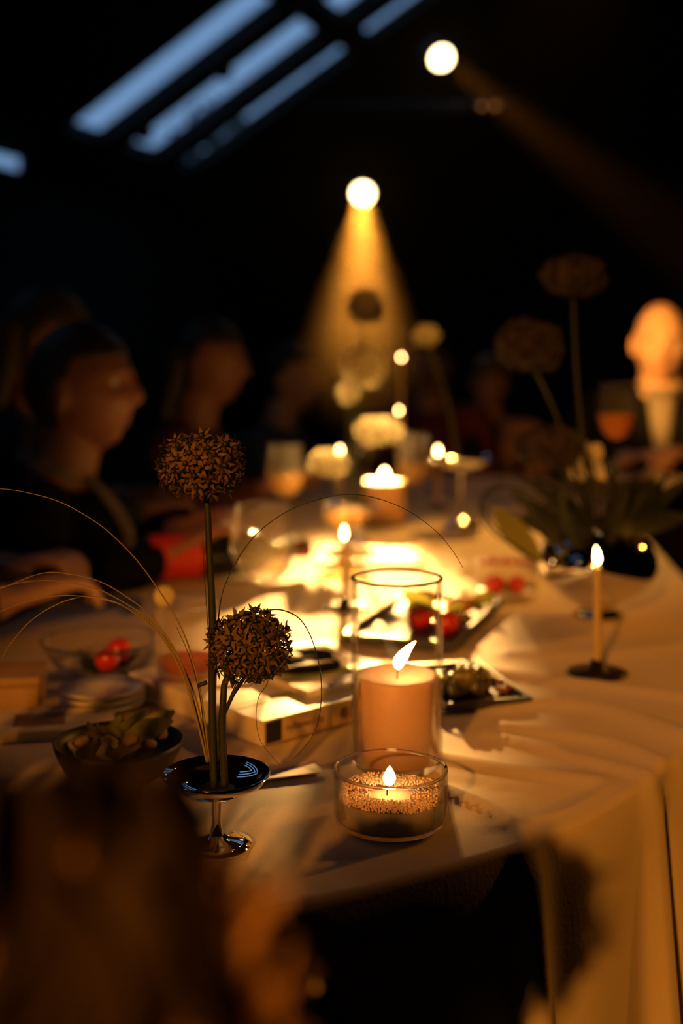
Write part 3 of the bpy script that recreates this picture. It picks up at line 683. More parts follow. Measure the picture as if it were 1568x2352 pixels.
# lying wine bottle with red label
e = thing('wine_bottle', 'dark wine bottle with a red label lying on its side', 'bottle', (-.335, 1.98, ZT + .0395), (0, R(90), R(22)))
bm = BM(); lathe(bm, [(0, .006), (.02, .002), (.034, 0), (.0385, .004), (.0385, .185), (.034, .205), (.018, .228), (.0145, .24), (.0145, .285), (.016, .287), (.016, .298), (0, .298)], 48); obj('bottle_body', bm, mat('dark_bottle', (.012, .014, .01), .12), e)
bm = BM(); lathe(bm, [(.0388, .012), (.0388, .098)], 48); obj('bottle_label', bm, mat('red_label', (.6, .04, .015), .5), e)
bm = BM(); lathe(bm, [(.0149, .244), (.0149, .284), (.0164, .286), (.0164, .2985), (0, .2985)], 24); obj('foil', bm, mat('dark_foil', (.1, .02, .015), .4), e)

# ------------------------------------------------------------------ food
def tray(name, label, c, e1, L, W, th, m):
    e1 = Vector(e1).normalized(); e2 = Vector((-e1.y, e1.x)); c = Vector(c)
    t = thing(name, label, 'tray', (c.x, c.y, ZT), (0, 0, math.atan2(e1.y, e1.x)))
    bm = BM(); box(bm, (L / 2, W / 2, th * .3), (L, W, th * .6)); bevel(bm, .0015); obj('base', bm, m, t)
    bm = BM()
    for a, b in (((L / 2, .002), (L, .004)), ((L / 2, W - .002), (L, .004)), ((.002, W / 2), (.004, W - .008)), ((L - .002, W / 2), (.004, W - .008))):
        box(bm, (a[0], a[1], th * .8), (b[0], b[1], th * .8))
    obj('rim', bm, m, t, smooth=False)
    return lambda u, v, z=0: Vector((c.x + e1.x * u + e2.x * v, c.y + e1.y * u + e2.y * v, ZT + th * .6 + z))
M_CALYX = mat('calyx_green', (.08, .1, .02), .6)
def tomato(label, p, r, group='cherry tomatoes'):
    e = thing('tomato', label, 'tomato', p, (random.uniform(-.4, .4), random.uniform(-.4, .4), 0), group)
    bm = BM(); lathe(bm, [(0, 0), (r * .5, r * .06), (r * .87, r * .45), (r, r * .95), (r * .88, r * 1.45), (r * .5, r * 1.78), (r * .12, r * 1.76), (0, r * 1.7)], 24); fr = obj('fruit', bm, M_TOMATO, e)
    bm = BM()
    for k in range(5):
        a = k * 1.257; leaf(bm, (0, 0, r * 1.72), (r * .6 * math.cos(a), r * .6 * math.sin(a), r * 1.75), r * .2, bend=.1, n=3)
    tube(bm, [(0, 0, r * 1.7), (r * .1, 0, r * 2.0)], r * .06, 5); obj('calyx', bm, M_CALYX, fr)
A = tray('serving_board', 'black rectangular serving tray of fruit right of the tall glass cylinder', (.142, 1.50), (.33, .944), .30, .15, .012, M_SLATE)
tomato('red tomato in the black serving tray beside the glass cylinder', A(.065, .026), .018)
tomato('tomato half hidden behind the glass cylinder in the black serving tray', A(.085, .07), .016)
M_BREAD = mat('bread_crust', (.55, .27, .08), .8, noise=.3, nscale=60, bump=.5)
def chunk(name, label, cat, p, s, m, seed, group=None):
    rng = random.Random(seed); bm = BM(); vs = ball(bm, (0, 0, s[2]), s, 2)
    for v in vs: v.co += Vector((rng.uniform(-1, 1), rng.uniform(-1, 1), rng.uniform(-1, 1))) * min(s) * .16
    for v in vs: v.co.z = max(v.co.z, 0)
    return tag(obj(name, bm, m, None, p, (0, 0, rng.uniform(0, 3))), label, cat, group)
for k, (u, v, s) in enumerate(((.12, .03, .022), (.15, .085, .026), (.2, .04, .024), (.24, .1, .022))):
    chunk('bread_piece', ('golden bread piece next to the red tomato in the black tray', 'largest bread piece in the middle of the black tray', 'bread piece towards the far edge of the black tray', 'bread piece in the far left corner of the black tray')[k], 'bread', A(u, v), (s, s * .75, s * .55), M_BREAD, 40 + k, 'bread pieces')
def garnish(label, p, n, seed, L=.05, m=None, name='salad_leaf_bunch', up=.5, wid=.022):
    e = thing(name, label, 'salad leaves', p); rng = random.Random(seed)
    for k in range(n):
        a = rng.uniform(0, 6.28); l = L * rng.uniform(.6, 1.1); bm = BM()
        leaf(bm, (rng.uniform(-.01, .01), rng.uniform(-.01, .01), .002), (l * math.cos(a), l * math.sin(a), l * up * rng.uniform(.2, 1)), wid * rng.uniform(.7, 1.2), bend=.2); obj('leaf', bm, m or M_LEAFY, e)
garnish('yellow-green salad leaves arching over the red tomato in the black tray', A(.105, .05, .02), 8, 51)
garnish('salad leaves at the far end of the black serving tray', A(.26, .05), 7, 52)
bm = BM(); p0 = P(940, 1392, 1.60); leaf(bm, (0, 0, 0), P(1088, 1425, 1.60) - p0, .016, side=(0, .4, 1), bend=-.18, n=8); o = obj('pepper_strip', bm, M_LEAFY, None, p0)
o.modifiers.new('thick', 'SOLIDIFY').thickness = .003; tag(o, 'curved green pepper strip resting on the tomato and bread of the black tray', 'vegetable')
B = tray('serving_board', 'dark slate board with grapes, its sharp corner pointing right', (.205, 1.27), (-.25, .97), .165, .098, .008, M_SLATE)
e = thing('grape_bunch', 'small bunch of olive green grapes on the slate board', 'grapes', B(.05, .06)); rng = random.Random(61); c0 = B(.05, .06)
me = None
for k in range(17):
    p = Vector((rng.uniform(-.03, .03), rng.uniform(-.026, .026), .0095 + (.012 if k > 10 else 0))) * (1 if k <= 10 else .999)
    if k > 10: p.x *= .6; p.y *= .6
    if me is None:
        bm = BM(); lathe(bm, [(0, -.0105), (.006, -.0085), (.0092, -.003), (.0095, .002), (.0065, .0085), (0, .0108)], 20); o = obj('grape', bm, M_GRAPE, e, p); me = o.data
    else: o = link('grape', me, e, p)
    o.rotation_euler = (rng.uniform(-1, 1), rng.uniform(-1, 1), 0)
bm = BM(); tube(bm, [(-.03, 0, .02), (0, .002, .03), (.028, -.004, .026)], .0012, 5); obj('stalk', bm, M_STEM, e)
for k in range(14):
    chunk('roasted_nut', 'small brown roasted nut scattered on the slate board', 'nut', B(rng.uniform(.012, .15), rng.uniform(.008, .024) if k < 9 else rng.uniform(.03, .09)) if k < 9 else B(rng.uniform(.105, .155), rng.uniform(.02, .09)), (.006, .0045, .004), mat('roasted_nut', (.25, .09, .03), .5), 70 + k, 'nuts on the slate board')
# white dish with tomatoes
e = thing('serving_dish', 'bright white rectangular dish in front of the globe vase', 'dish', (.278, 2.0, ZT), (0, 0, R(-4)))
bm = BM(); box(bm, (0, 0, .003), (.1, .07, .006))
for c, s in (((0, .033, .018), (.1, .004, .03)), ((0, -.033, .018), (.1, .004, .03)), ((.048, 0, .018), (.004, .062, .03)), ((-.048, 0, .018), (.004, .062, .03))): box(bm, c, s)
obj('dish_body', bm, M_CERAMIC, e, smooth=False)
for k, (dx, dy) in enumerate(((-.025, .01), (.005, .012), (.028, -.008))):
    tomato(('left tomato heaped in the bright white dish', 'middle tomato heaped in the bright white dish', 'right tomato heaped in the bright white dish')[k], Vector((.278 + dx, 2.0 + dy, ZT + .007)), .015)
e = thing('small_plate', 'small plate of red tomatoes just in front of the bright white dish', 'plate', (.262, 1.87, ZT)); bm = BM(); lathe(bm, [(0, .001), (.03, .001), (.046, .007), (.0465, .0085), (.03, .004), (0, .004)], 40); obj('plate_body', bm, M_CERAMIC, e)
tomato('left tomato on the small plate', Vector((.247, 1.865, ZT + .005)), .016); tomato('right tomato on the small plate', Vector((.279, 1.872, ZT + .005)), .014)
garnish('green leaves tucked between the tomatoes on the small plate', Vector((.262, 1.895, ZT + .006)), 6, 53, .035)
# glass bowl with a cherry tomato at the left
e = thing('glass_bowl', 'wide clear glass bowl left of the ribbed tumbler', 'bowl', (-.285, 1.40, ZT))
bm = BM(); lathe(bm, [(0, .001), (.035, .001), (.05, .008), (.064, .026), (.07, .042), (.0685, .042), (.062, .027), (.048, .01), (.034, .004), (0, .004)], 60); obj('bowl_body', bm, M_GLASS, e)
bm = BM(); tube(bm, [Vector((.0693 * math.cos(a), .0693 * math.sin(a), .042)) for a in [2 * math.pi * k / 60 for k in range(61)]], .0014, 6); obj('rim', bm, glass('rim_glass'), e)
tomato('single cherry tomato inside the clear glass bowl', P(255, 1512, 1.36) - Vector((0, 0, .014)), .0145)
tomato('cherry tomato deep in the glass bowl next to the tumbler', Vector((-.262, 1.41, ZT + .012)), .015)
garnish('dark salad leaves inside the clear glass bowl', Vector((-.285, 1.42, ZT + .006)), 7, 54, .04, M_LEAF)
# plates stacked in front of it
for k in range(3):
    e = thing('saucer', ('lowest', 'middle', 'topmost')[k] + ' saucer of the small stack below the glass bowl', 'plate', (-.255, 1.262, ZT + k * .007), group='stacked saucers')
    bm = BM(); lathe(bm, [(0, 0), (.025, 0), (.028, .003), (.045, .008), (.0455, .0095), (.028, .0055), (0, .005)], 44); obj('plate_body', bm, M_CERAMIC, e)
# salad bowl
SB = Vector((-.197, 1.045, ZT)); e = thing('salad_bowl', 'dark round bowl of salad in shadow left of the silver dish', 'bowl', SB)
bm = BM(); lathe(bm, [(0, 0), (.03, 0), (.046, .01), (.055, .028), (.057, .036), (.0555, .036), (.053, .028), (.044, .012), (0, .006)], 52); obj('bowl_body', bm, mat('black_stoneware', (.02, .018, .016), .45), e)
garnish('mixed green and brown salad leaves filling the dark bowl', SB + Vector((0, 0, .02)), 22, 55, .05, mat('salad_mixed', (.16, .15, .04), .5, trans=.2, noise=.6, nscale=30), up=.7)
for k, (dx, dy) in enumerate(((.012, -.01), (.03, -.022), (-.03, -.012), (.036, .008))):
    chunk('crouton', ('crouton in the middle of the dark salad bowl', 'crouton at the near edge of the dark salad bowl', 'crouton on the left of the dark salad bowl', 'crouton on the right of the dark salad bowl')[k], 'bread', SB + Vector((dx, dy, .033)), (.008, .0065, .005), mat('crouton_crust', (.30, .17, .07), .8), 90 + k, 'croutons')

# ------------------------------------------------------------------ people
M_SKIN = mat('skin', (.62, .36, .24), .45)
def capsule(bm, a, b, ra, rb, seg=14):
    a, b = Vector(a), Vector(b); d = (b - a); L = max(d.length, 1e-5); q = d.to_track_quat('Z', 'Y').to_matrix().to_4x4(); n0 = len(bm.verts)
    prof = [(0, -ra)] + [(ra * math.cos(R(t)), ra * math.sin(R(t))) for t in (-60, -30, 0)] + [(rb * math.cos(R(t)), L + rb * math.sin(R(t))) for t in (0, 30, 60)] + [(0, L + rb)]
    lathe(bm, prof, seg); M = Matrix.Translation(a) @ q
    for v in list(bm.verts)[n0:]: v.co = M @ v.co
def g(x, s): return math.exp(-(x / s) ** 2)
def head_verts(out, M, grow=1.0, keep=None, jaw=.20):
    bm = BM(); n0 = 0; r = bmesh.ops.create_uvsphere(bm, u_segments=56, v_segments=40, radius=1.0); vs = r['verts']
    for v in vs:
        n = v.co.normalized(); x, y, z = n.x * .074, n.y * .096, n.z * .114
        if n.z < 0:
            x *= 1 - jaw * (-n.z) ** 1.3
            if n.y < 0: y *= 1 - .35 * (-n.z)
            else: y *= 1 - .05 * (-n.z)
        if n.y > .15:
            f = min(1, (n.y - .15) * 3); dy = 0
            dy += .025 * g(x, .013) * g(z + .022, .015) + .012 * g(x, .011) * g(z - .002, .020)
            dy += .005 * g(z - .026, .012) * g(x, .045)
            for s in (-1, 1): dy += -.013 * g(x - s * .030, .016) * g(z - .008, .012) + .005 * g(x - s * .040, .016) * g(z + .026, .018)
            dy += .007 * g(x, .022) * g(z + .053, .007) + .007 * g(x, .020) * g(z + .067, .007) - .005 * g(x, .024) * g(z + .060, .003)
            dy += .012 * g(x, .022) * g(z + .094, .016)
            y += dy * f
        v.co = Vector((x, y, z)) * grow
    if keep is not None:
        for v in list(bm.verts)[n0:]:
            if not keep(v.co): bm.verts.remove(v)
    else:
        for s in (-1, 1): ball(bm, (s * .0755, -.010, -.008), (.0085, .018, .031), 2, Matrix.Rotation(s * -.45, 3, 'Z'))
    for v in list(bm.verts): v.co = M @ v.co
    me = bpy.data.meshes.new('head_tmp'); bm.to_mesh(me); bm.free(); out.from_mesh(me); bpy.data.meshes.remove(me)
def remesh(o, vox, it=6):
    r = o.modifiers.new('surface', 'REMESH'); r.mode = 'VOXEL'; r.voxel_size = vox; r.use_smooth_shade = True
    s = o.modifiers.new('smooth', 'SMOOTH'); s.factor = .5; s.iterations = it
def hand(bm, wrist, d, up, side, curl=.5):
    """palm and five fingers; d pointing direction, up back of the hand, side +1/-1 thumb side"""
    d = Vector(d).normalized(); up = (Vector(up) - d * Vector(up).dot(d)).normalized(); s = d.cross(up) * side; w = Vector(wrist)
    for t in (-.024, -.008, .008, .024): capsule(bm, w + s * t * .7, w + d * .085 + s * t, .014, .011, 8)
    for t, L in ((.027, .068), (.009, .078), (-.009, .072), (-.027, .056)):
        a = w + d * .085 + s * t; dd = (d - up * curl * .5).normalized(); b = a + dd * L * .42
        d2 = (d * (1 - curl) - up * curl * 1.2).normalized(); c = b + d2 * L * .33; d3 = (d * (.6 - curl) - up * curl * 1.6).normalized()
        capsule(bm, a, b, .0092, .0085, 8); capsule(bm, b, c, .0085, .0078, 8); capsule(bm, c, c + d3 * L * .25, .0078, .0065, 8)
    a = w + d * .025 + s * .03; b = a + (d * .6 + s * .7).normalized() * .035; capsule(bm, a, b, .012, .0095, 8); capsule(bm, b, b + (d * .9 + s * .1 - up * curl * .4).normalized() * .03, .0095, .008, 8)
CHAIR = None
def chair(loc, yaw, label):
    e = thing('dining_chair', label, 'chair', loc, (0, 0, yaw), 'chairs along the banquet table'); m = mat('dark_wood_chair', (.06, .035, .02), .5)
    bm = BM(); box(bm, (0, 0, .435), (.42, .42, .035)); bevel(bm, .01); obj('seat', bm, m, e)
    for x in (-.18, .18):
        for y in (-.18, .18): bm = BM(); tube(bm, [(x, y, .42), (x * 1.06, y * 1.06, 0)], .017, 8); obj('leg', bm, m, e)
        bm = BM(); tube(bm, crom([(x, -.19, .44), (x, -.21, .65), (x, -.25, .86)], 5), .015, 8); obj('back_post', bm, m, e)
    bm = BM(); box(bm, (0, -.235, .80), (.37, .02, .13)); bevel(bm, .006); obj('backrest', bm, m, e)
def person(label, floor, yaw, head_off, head_rot, hair, cloth, shirt=None, hands=((-.14, .40, .80), (.14, .40, .80)), skin=None, chair_label=None, elbow=None, fine=.0045, hair_col=(.03, .02, .012), shw=.185, nk_drop=.15, jaw=.20):
    """seated figure; local +Y is where it faces. floor = world xy below the hips"""
    fl = Vector((floor[0], floor[1], 0)); e = thing('person', label, 'person', fl, (0, 0, yaw), 'guests seated around the table')
    skin = skin or M_SKIN; hc = Vector(head_off); MH = Matrix.Translation(hc) @ Euler(head_rot).to_matrix().to_4x4()
    neck = Vector((hc.x * .55, hc.y - .05 if hc.y > .05 else hc.y * .6 - .02, hc.z - nk_drop)); nk = MH @ Vector((0, -.018, -.07))
    bm = BM(); head_verts(bm, MH, jaw=jaw); capsule(bm, neck - Vector((0, 0, .05)), nk, .064, .056)
    E = []
    for i, s in enumerate((-1, 1)):
        sh = Vector((s * shw + neck.x, neck.y - .01, neck.z - .075)); h = Vector(hands[i])
        el = Vector(elbow[i]) if elbow and elbow[i] else sh.lerp(h, .5) + Vector((s * .07, -.05, -.10))
        E.append((sh, el, h)); d = (h - el).normalized(); capsule(bm, h - d * .09, h, .031, .024); hand(bm, h, d, Vector((0, 0, 1)) if abs(d.z) < .8 else Vector((0, 1, 0)), s * -1, .55)
    o = obj('body', bm, skin, e); remesh(o, fine, 3)
    bm = BM(); hip = Vector((0, 0, .53)); ch = neck + Vector((0, -.015, -.16))
    capsule(bm, hip, hip.lerp(ch, .5), .165, .15); capsule(bm, hip.lerp(ch, .5), ch, .15, .16)
    for s in (-1, 1):
        capsule(bm, ch + Vector((s * .08, 0, 0)), hip + Vector((s * .07, 0, .05)), .11, .12); capsule(bm, neck + Vector((s * .05, -.01, -.055)), neck + Vector((s * shw, -.01, -.075)), .055, .07)
        capsule(bm, hip + Vector((s * .1, 0, -.01)), hip + Vector((s * .12, .42, -.03)), .085, .062); capsule(bm, hip + Vector((s * .12, .42, -.03)), (s * .12, .40, .10), .06, .042); capsule(bm, (s * .12, .38, .05), (s * .13, .52, .035), .045, .035)
    for sh, el, h in E: capsule(bm, sh, el, .062, .048); capsule(bm, el, h - (h - el).normalized() * .03, .047, .036)
    cl_ = obj('clothing', bm, cloth, e); remesh(cl_, .011, 8)
    if shirt:
        bm = BM(); A_ = neck + Vector((0, .060, -.02)); n_ = 8; rows_ = []
        for i in range(n_):
            t = i / (n_ - 1); w = .036 * (1 - t) ** .8 + .004; c = neck.lerp(ch.lerp(hip, .25), t); 
            rows_.append([bm.verts.new((c.x + k * w, c.y + .078 + .095 * math.sin(min(1, t * 1.6) * 1.57) - abs(k) * .012, c.z - .005)) for k in (-1, -.5, 0, .5, 1)])
        for a, b in zip(rows_, rows_[1:]):
            for k in range(4): bm.faces.new((a[k], a[k + 1], b[k + 1], b[k]))
        o = obj('shirt_front', bm, shirt, cl_); o.modifiers.new('thick', 'SOLIDIFY').thickness = .004
        bm = BM(); ring = [Vector((neck.x + .057 * math.cos(a), neck.y + .004 + .058 * math.sin(a), neck.z + .015 - .018 * math.sin(a))) for a in [2 * math.pi * k / 24 for k in range(25)]]
        tube(bm, ring, .011, 6); obj('collar', bm, shirt, cl_)
    mh = mat('hair_%d' % int(1000 * hair_col[0]), hair_col, .5)
    if hair != 'bald':
        bm = BM(); head_verts(bm, MH, 1.075, lambda c: (c.z > .052 or c.y < (.0 if hair == 'long' else .005) + .35 * c.z) and (c.z > -.06 or c.y < -.02))
        o = obj('hair', bm, mh, e); o.modifiers.new('thick', 'SOLIDIFY').thickness = .008
        if hair == 'long':
            bm = BM()
            for x in (-.055, -.02, .02, .055): capsule(bm, MH @ Vector((x, -.06, .02)), neck + Vector((x * 1.5, -.075, -.09)), .036, .02)
            o = obj('long_hair', bm, mh, e); remesh(o, .009)
    for s in (-1, 1):
        bm = BM(); ball(bm, MH @ Vector((s * .030, .0725, .008)), .0110, 2); ball(bm, MH @ Vector((s * .0295, .0792, .0072)), .0052, 2, mi=1)
        obj('eye', bm, [mat('eye_white', (.6, .55, .5), .2), mat('eye_iris', (.03, .02, .015), .15)], e)
        bm = BM(); tube(bm, crom([MH @ Vector(q) for q in ((s * .012, .0865, .026), (s * .028, .0855, .031), (s * .046, .074, .026))], 4), .0026, 6); obj('eyebrow', bm, mh, e)
    bm = BM()
    for zz in (-.0555, -.0645): tube(bm, crom([MH @ Vector(q) for q in ((-.021, .073, -.060), (-.008, .0835, zz), (.008, .0835, zz), (.021, .073, -.060))], 4), .0034, 6)
    obj('lips', bm, mat('lips', (.38, .13, .09), .4), e)
    if chair_label: chair(fl, yaw, chair_label)
    return e
CL_BLACK = mat('black_jacket', (.006, .006, .007), .9, spec=.1); CL_DARK = mat('dark_blue_dress', (.02, .022, .035), .8); CL_MAUVE = mat('mauve_knit', (.16, .10, .10), .85, noise=.2, nscale=80); CL_RED = mat('wine_red_top', (.10, .015, .015), .8); CL_GREEN = mat('dark_green_top', (.015, .035, .02), .8)
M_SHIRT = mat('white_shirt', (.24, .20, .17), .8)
def seat_at(headpx, headpy, d, yaw, lean, hz=None):
    h = P(headpx, headpy, d); f = Vector((-math.sin(yaw), math.cos(yaw), 0)); c = h - f * lean; return (c.x, c.y), (0, lean, h.z)
# bald guest on the right, facing the camera
yaw = R(166); fl_, ho = seat_at(1518, 789, 3.35, yaw, .12)
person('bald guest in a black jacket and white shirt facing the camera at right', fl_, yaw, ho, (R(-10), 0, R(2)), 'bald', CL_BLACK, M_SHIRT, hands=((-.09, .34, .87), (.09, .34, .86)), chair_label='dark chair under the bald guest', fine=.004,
       nk_drop=.13, jaw=.12, elbow=((-.27, .14, .80), (.27, .14, .80)), skin=mat('bald_skin', (.62, .36, .24), .25, spec=.8))
SK2 = mat('shade_dark_skin', (.30, .13, .075), .45)  # skin darkened in colour so these guests look less lit
# left pair with heads together
yaw = R(-72); fl_, ho = seat_at(100, 782, 2.62, yaw, .16)
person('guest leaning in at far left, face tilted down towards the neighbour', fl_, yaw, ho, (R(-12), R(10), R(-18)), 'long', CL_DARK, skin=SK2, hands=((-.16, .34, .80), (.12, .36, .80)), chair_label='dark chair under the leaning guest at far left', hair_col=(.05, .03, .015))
yaw = R(-88); fl_, ho = seat_at(185, 895, 2.12, yaw, .17)
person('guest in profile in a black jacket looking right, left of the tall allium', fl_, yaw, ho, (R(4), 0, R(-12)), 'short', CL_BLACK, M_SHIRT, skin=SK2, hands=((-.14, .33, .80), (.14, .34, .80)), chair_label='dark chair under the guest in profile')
yaw = R(-80); fl_, ho = seat_at(-330, 800, 1.70, yaw, .10)
person('guest in a mauve knit cut off by the left picture edge', fl_, yaw, ho, (0, 0, 0), 'long', CL_MAUVE, hands=((-.12, .30, .80), (.16, .32, .80)), chair_label='dark chair under the guest in mauve')
yaw = R(-95); fl_, ho = seat_at(478, 835, 3.1, yaw, .14)
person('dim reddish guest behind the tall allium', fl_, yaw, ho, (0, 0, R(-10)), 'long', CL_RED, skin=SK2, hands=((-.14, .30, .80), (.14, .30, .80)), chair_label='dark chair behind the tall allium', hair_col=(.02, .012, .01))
yaw = R(-100); fl_, ho = seat_at(668, 868, 4.0, yaw, .14)
person('dim guest in dark blue left of the spotlight beam', fl_, yaw, ho, (0, 0, R(-10)), 'short', mat('slate_blue_shirt', (.05, .07, .12), .8), hands=((-.14, .30, .80), (.14, .30, .80)), chair_label='dark chair left of the spotlight beam')
yaw = R(172); fl_, ho = seat_at(985, 838, 4.6, yaw, .12)
person('far guest in dark red at the end of the table', fl_, yaw, ho, (0, 0, 0), 'long', CL_RED, hands=((-.12, .30, .63), (.12, .30, .63)), chair_label='dark chair under the far guest in red')
yaw = R(184); fl_, ho = seat_at(1125, 880, 5.0, yaw, .10)
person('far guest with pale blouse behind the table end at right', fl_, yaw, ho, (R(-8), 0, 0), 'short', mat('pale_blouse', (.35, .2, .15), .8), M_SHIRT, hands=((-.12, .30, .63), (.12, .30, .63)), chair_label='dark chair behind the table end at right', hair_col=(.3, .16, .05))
# napkin and glass with the bald guest
e = thing('napkin', 'crumpled white napkin by the hands of the bald guest', 'napkin', (.83, 3.00, .785)); bm = BM(); rng = random.Random(5)
gr = [[bm.verts.new((.018 * (i - 6), .016 * (j - 5), .02 + .03 * math.sin(i * .9 + j * .5) * math.cos(j * .8) + rng.uniform(-.006, .006) + .02)) for j in range(11)] for i in range(13)]
for i in range(12):
    for j in range(10): bm.faces.new((gr[i][j], gr[i + 1][j], gr[i + 1][j + 1], gr[i][j + 1]))
o = obj('cloth', bm, mat('white_napkin', (.8, .74, .66), .85), e); o.modifiers.new('smooth', 'SUBSURF').levels = 1; o.modifiers['smooth'].render_levels = 1; o.modifiers.new('thick', 'SOLIDIFY').thickness = .002
wineglass('tall slim stemmed glass of amber drink left of the bald guest', Vector((.546, 2.35, ZT)), .325, .036, .034, glass('amber_drink', tint=(.9, .5, .12), blend=.05, body=.4, bodycol=(.9, .45, .1)), rf=.034, bowl=.34)

# ------------------------------------------------------------------ foreground dried foliage on a stand (very close, out of focus)
FB = Vector((-.10, .36, 0)); e = thing('dried_bouquet', 'large blurred bouquet of dried brown foliage in the near left corner', 'plant', FB); rng = random.Random(77)
bm = BM(); lathe(bm, [(0, 0), (.09, 0), (.1, .02), (.085, .25), (.06, .45), (.05, .52), (.056, .56), (.05, .56), (.045, .5), (0, .48)], 40); obj('floor_vase', bm, mat('clay_vase', (.12, .07, .04), .7), e)
bm = BM(); base = Vector((0, 0, .54))
for k in range(620):
    px, py = rng.uniform(-420, 600), rng.uniform(1880, 2700)
    lim = 380 + (py - 1850) * .50 if py < 2310 else 380
    if px > lim or py < 1880 + max(0, (px - 200)) * .12: continue
    d = rng.uniform(.27, .40); c = P(px, py, d) - FB
    if c.z < .5: continue
    dr = Vector((rng.uniform(-.5, .5), rng.uniform(-.4, .4), 1)).normalized(); L = rng.uniform(.022, .045)
    leaf(bm, c - dr * L, c + dr * L * .6, rng.uniform(.012, .024), bend=rng.uniform(-.2, .2), n=4)
for k in range(190):  # unseen leaves beyond the frame, added to shade the left of the table
    c = Vector((rng.uniform(-.46, -.255), rng.uniform(.38, .52), rng.uniform(.72, 1.08))) - FB
    dr = Vector((rng.uniform(-.4, .5), rng.uniform(-.3, .3), 1)).normalized(); L = rng.uniform(.03, .06)
    leaf(bm, c - dr * L, c + dr * L * .6, rng.uniform(.010, .024), bend=rng.uniform(-.2, .2), n=4)
for k in range(16):  # unseen thin stems, added to streak the cloth with shadow
    x = rng.uniform(-.25, -.15); y = rng.uniform(.40, .48); b_ = Vector((x * .5 - .06, .44, .56)) - FB; t_ = Vector((x, y, rng.uniform(.93, 1.06))) - FB
    tube(bm, crom([b_, b_.lerp(t_, .6) + Vector((.02, 0, .03)), t_], 6), .0013, 5)
    for q in range(3): leaf(bm, b_.lerp(t_, .7 + .1 * q), b_.lerp(t_, .8 + .1 * q) + Vector((rng.uniform(-.012, .012), 0, .012)), .006, n=3)
o = obj('foliage', bm, mat('dried_brown_leaf', (.035, .018, .008), .8, trans=.08), e); o['kind'] = 'stuff'
bm = BM()
for k in range(60):
    t = P(rng.uniform(-300, 560), rng.uniform(1950, 2300), rng.uniform(.28, .38)) - FB; tube(bm, crom([base + Vector((rng.uniform(-.03, .03), rng.uniform(-.03, .03), -.06)), base.lerp(t, .5) + Vector((0, 0, .05)), t], 4), .0012, 4)
o = obj('stems', bm, M_STEM, e); o['kind'] = 'stuff'
bm = BM()
for k in range(110):
    c = P(rng.uniform(-200, 600), rng.uniform(2260, 2560), rng.uniform(.28, .34)) - FB
    if c.z < .5: continue
    dr = Vector((rng.uniform(-.4, .4), rng.uniform(-.3, .3), 1)).normalized()
    for j in range(10):
        q = c + dr * (j * .006 - .03); a = rng.uniform(0, 6.28)
        leaf(bm, q, q + dr * .014 + Vector((math.cos(a), math.sin(a), 0)) * .008, .005, n=2)
o = obj('plumes', bm, mat('lit_tan_plume', (.70, .40, .14), .8, trans=.2), e); o['kind'] = 'stuff'  # bright tan puts the orange light on the lower bouquet into colour

e = thing('garden_tree', 'dark tree crown seen through the far skylight', 'tree', (-1.5, 14.2, 0)); rng = random.Random(9)
bm = BM(); tube(bm, crom([(0, 0, 0), (.05, 0, 1.4), (-.05, 0, 2.6), (.05, 0, 3.6)], 5), lambda t: .12 * (1 - .7 * t), 10); obj('trunk', bm, M_DARKMETAL, e)
bm = BM()
for k in range(900):
    a, b, r = rng.uniform(0, 6.28), rng.uniform(-1, 1), rng.random() ** .4; c = Vector((math.cos(a) * math.sqrt(1 - b * b) * .55, math.sin(a) * math.sqrt(1 - b * b) * .55, b * .75)) * r + Vector((0, 0, 3.55))
    d = Vector((rng.uniform(-1, 1), rng.uniform(-1, 1), rng.uniform(-1, 1))).normalized(); leaf(bm, c, c + d * .11, .06, n=2)
o = obj('foliage', bm, M_LEAF, e); o['kind'] = 'stuff'

# ------------------------------------------------------------------ spotlights, lighting bar, string lights
def fixture(label, pos, target, glow, floor_stand=False):
    d = (target - pos).normalized(); e = thing('stage_spotlight', label, 'spotlight', pos, d.to_track_quat('Z', 'Y').to_euler(), 'stage spotlights')
    bm = BM(); lathe(bm, [(0, -.20), (.04, -.20), (.06, -.17), (.062, .0), (.058, .02), (.056, .02), (.056, -.01), (0, -.012)], 36); obj('housing', bm, M_BLACK, e)
    bm = BM(); lathe(bm, [(0, .0), (.053, 0), (.053, -.004), (0, -.006)], 36); obj('lens', bm, glow, e)
    bm = BM(); tube(bm, crom([(-.066, 0, -.08), (-.07, .08, -.08), (0, .11, -.08), (.07, .08, -.08), (.066, 0, -.08)], 6), .006, 6); obj('yoke', bm, M_BLACK, e)
    if floor_stand:
        M = e.rotation_euler.to_matrix().inverted(); dn = M @ Vector((0, 0, -1)); z0 = M @ Vector((0, 0, -.12)) + Vector((0, 0, -.1))
        bm = BM(); tube(bm, [z0, z0 + dn * (pos.z - .55)], .015, 10); obj('stand_pole', bm, M_BLACK, e)
        for k in range(3):
            a = k * 2.094; bm = BM(); tube(bm, [z0 + dn * (pos.z - .6), z0 + dn * (pos.z - .13) + M @ Vector((.35 * math.cos(a), .35 * math.sin(a), 0))], .01, 8); obj('stand_leg', bm, M_BLACK, e)
    else:
        M = e.rotation_euler.to_matrix().inverted(); up = M @ Vector((0, 0, 1)); bm = BM(); tube(bm, [Vector((0, .11, -.08)), Vector((0, .11, -.08)) + up * (5.0 - pos.z)], .008, 8); obj('hanging_rod', bm, M_BLACK, e)
    return e
GL = emit('lamp_lens', (1.0, .72, .36), 14)
fixture('lower glowing spotlight whose beam falls onto the table', L1P, L1T, GL)
fixture('upper glowing spotlight near the skylights', L2P, L2T, GL)
fixture('spotlight behind the viewer lighting the table edge', L4P, L4T, GL, True)
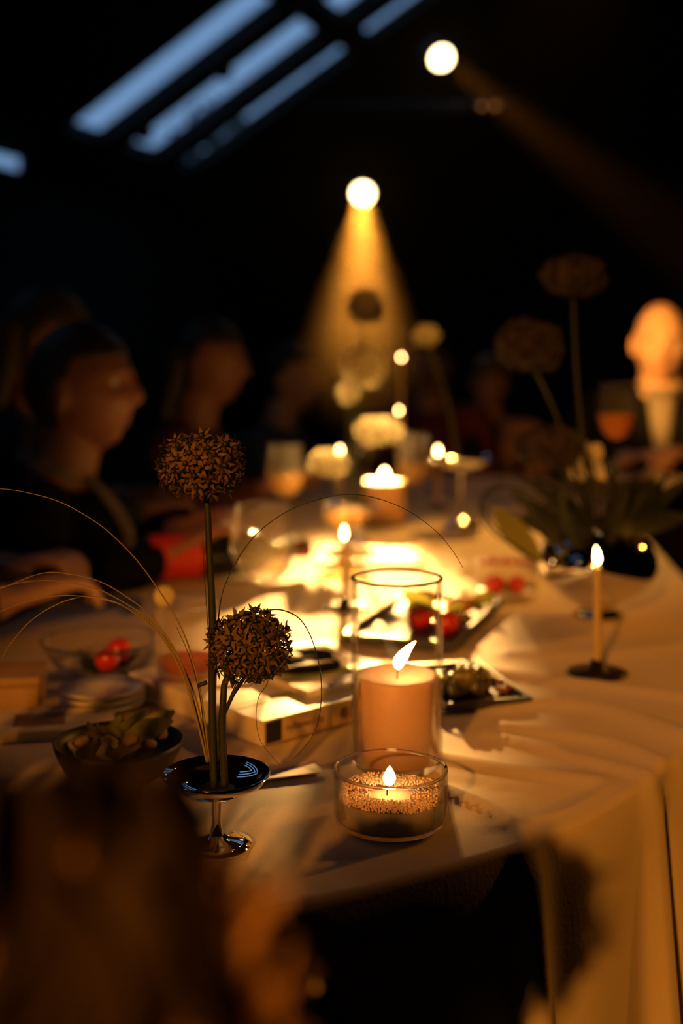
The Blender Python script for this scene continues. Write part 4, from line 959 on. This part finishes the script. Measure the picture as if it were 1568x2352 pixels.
fixture('spotlight behind the viewer lighting the bald guest', L5P, L5T, GL, True)
fixture('added fill spotlight out of view at the right', L3P, L3T, GL)
fixture('added fill spotlight out of view above the far half of the table', L6P, L6T, GL)
e = thing('lighting_bar', 'horizontal metal lighting bar below the upper spotlight', 'pipe', P(1000, 246, 6.3)); c = e.location.copy()
bm = BM(); tube(bm, [P(700, 252, 6.5) - c, P(1300, 240, 6.1) - c], .024, 16); obj('pipe', bm, mat('steel_pipe', (.35, .35, .38), .3, .9), e)
for px in (1105, 1135): bm = BM(); ball(bm, P(px, 246, 6.2) - c - Vector((0, .03, 0)), .012, 2); obj('lit_ring', bm, emit('ring_glow', (1, .35, .08), .55), e)  # lit rings on the bar; their light is put in as emission
for px in (1015, 1060): bm = BM(); ball(bm, P(px, 246, 6.2) - c - Vector((0, .03, 0)), .02, 2); obj('clamp', bm, mat('brass_clamp', (.6, .35, .15), .25, .9), e)
for a in (720, 1290): bm = BM(); tube(bm, [P(a, 250, 6.3) - c, P(a, 250, 6.3) - c + Vector((0, 0, 2.0))], .004, 6); obj('hanger', bm, M_BLACK, e)
e = thing('cord', 'black festoon cord running along the skylight', 'cord', P(513, 140, 6.4)); c = e.location.copy()
bm = BM(); tube(bm, crom([P(200, 395, 6.4) - c, P(330, 285, 6.4) - c, P(513, 140, 6.4) - c, P(697, -5, 6.4) - c, P(850, -120, 6.4) - c], 8), .006, 6); obj('cable', bm, M_BLACK, e)
for k, (x, y) in enumerate(((330, 300), (513, 160), (697, 15))):
    e = thing('festoon_bulb', ('unlit festoon bulb at the lower end of the skylight', 'unlit festoon bulb halfway up the skylight', 'unlit festoon bulb at the top edge of the picture')[k], 'bulb', P(x, y, 6.38), group='festoon bulbs')
    bm = BM(); lathe(bm, [(0, -.06), (.03, -.052), (.05, -.025), (.054, .002), (.04, .03), (.018, .042), (.015, .046)], 28); obj('bulb_glass', bm, mat('smoky_bulb', (.12, .09, .075), .2), e)
    bm = BM(); lathe(bm, [(0, .042), (.02, .042), (.02, .085), (0, .09)], 20); obj('socket', bm, M_BLACK, e)

# ------------------------------------------------------------------ thin stage haze in the far part of the hall
m = bpy.data.materials.new('stage_haze'); m.use_nodes = True; nt = m.node_tree
for n_ in list(nt.nodes):
    if n_.type == 'BSDF_PRINCIPLED': nt.nodes.remove(n_)
vs_ = nt.nodes.new('ShaderNodeVolumeScatter'); vs_.inputs['Color'].default_value = (1, .64, .2, 1); vs_.inputs['Density'].default_value = .0050; vs_.inputs['Anisotropy'].default_value = .8  # orange scatter colour puts the warm beam tint into the haze
nt.links.new(vs_.outputs[0], nt.nodes['Material Output'].inputs['Volume'])
bm = BM(); box(bm, (.4, 4.9, 1.9), (3.4, 3.6, 2.2)); o = obj('haze', bm, m, smooth=False); o['kind'] = 'stuff'; o['label'] = 'thin stage haze hanging in the spotlight beams'; o['category'] = 'haze'
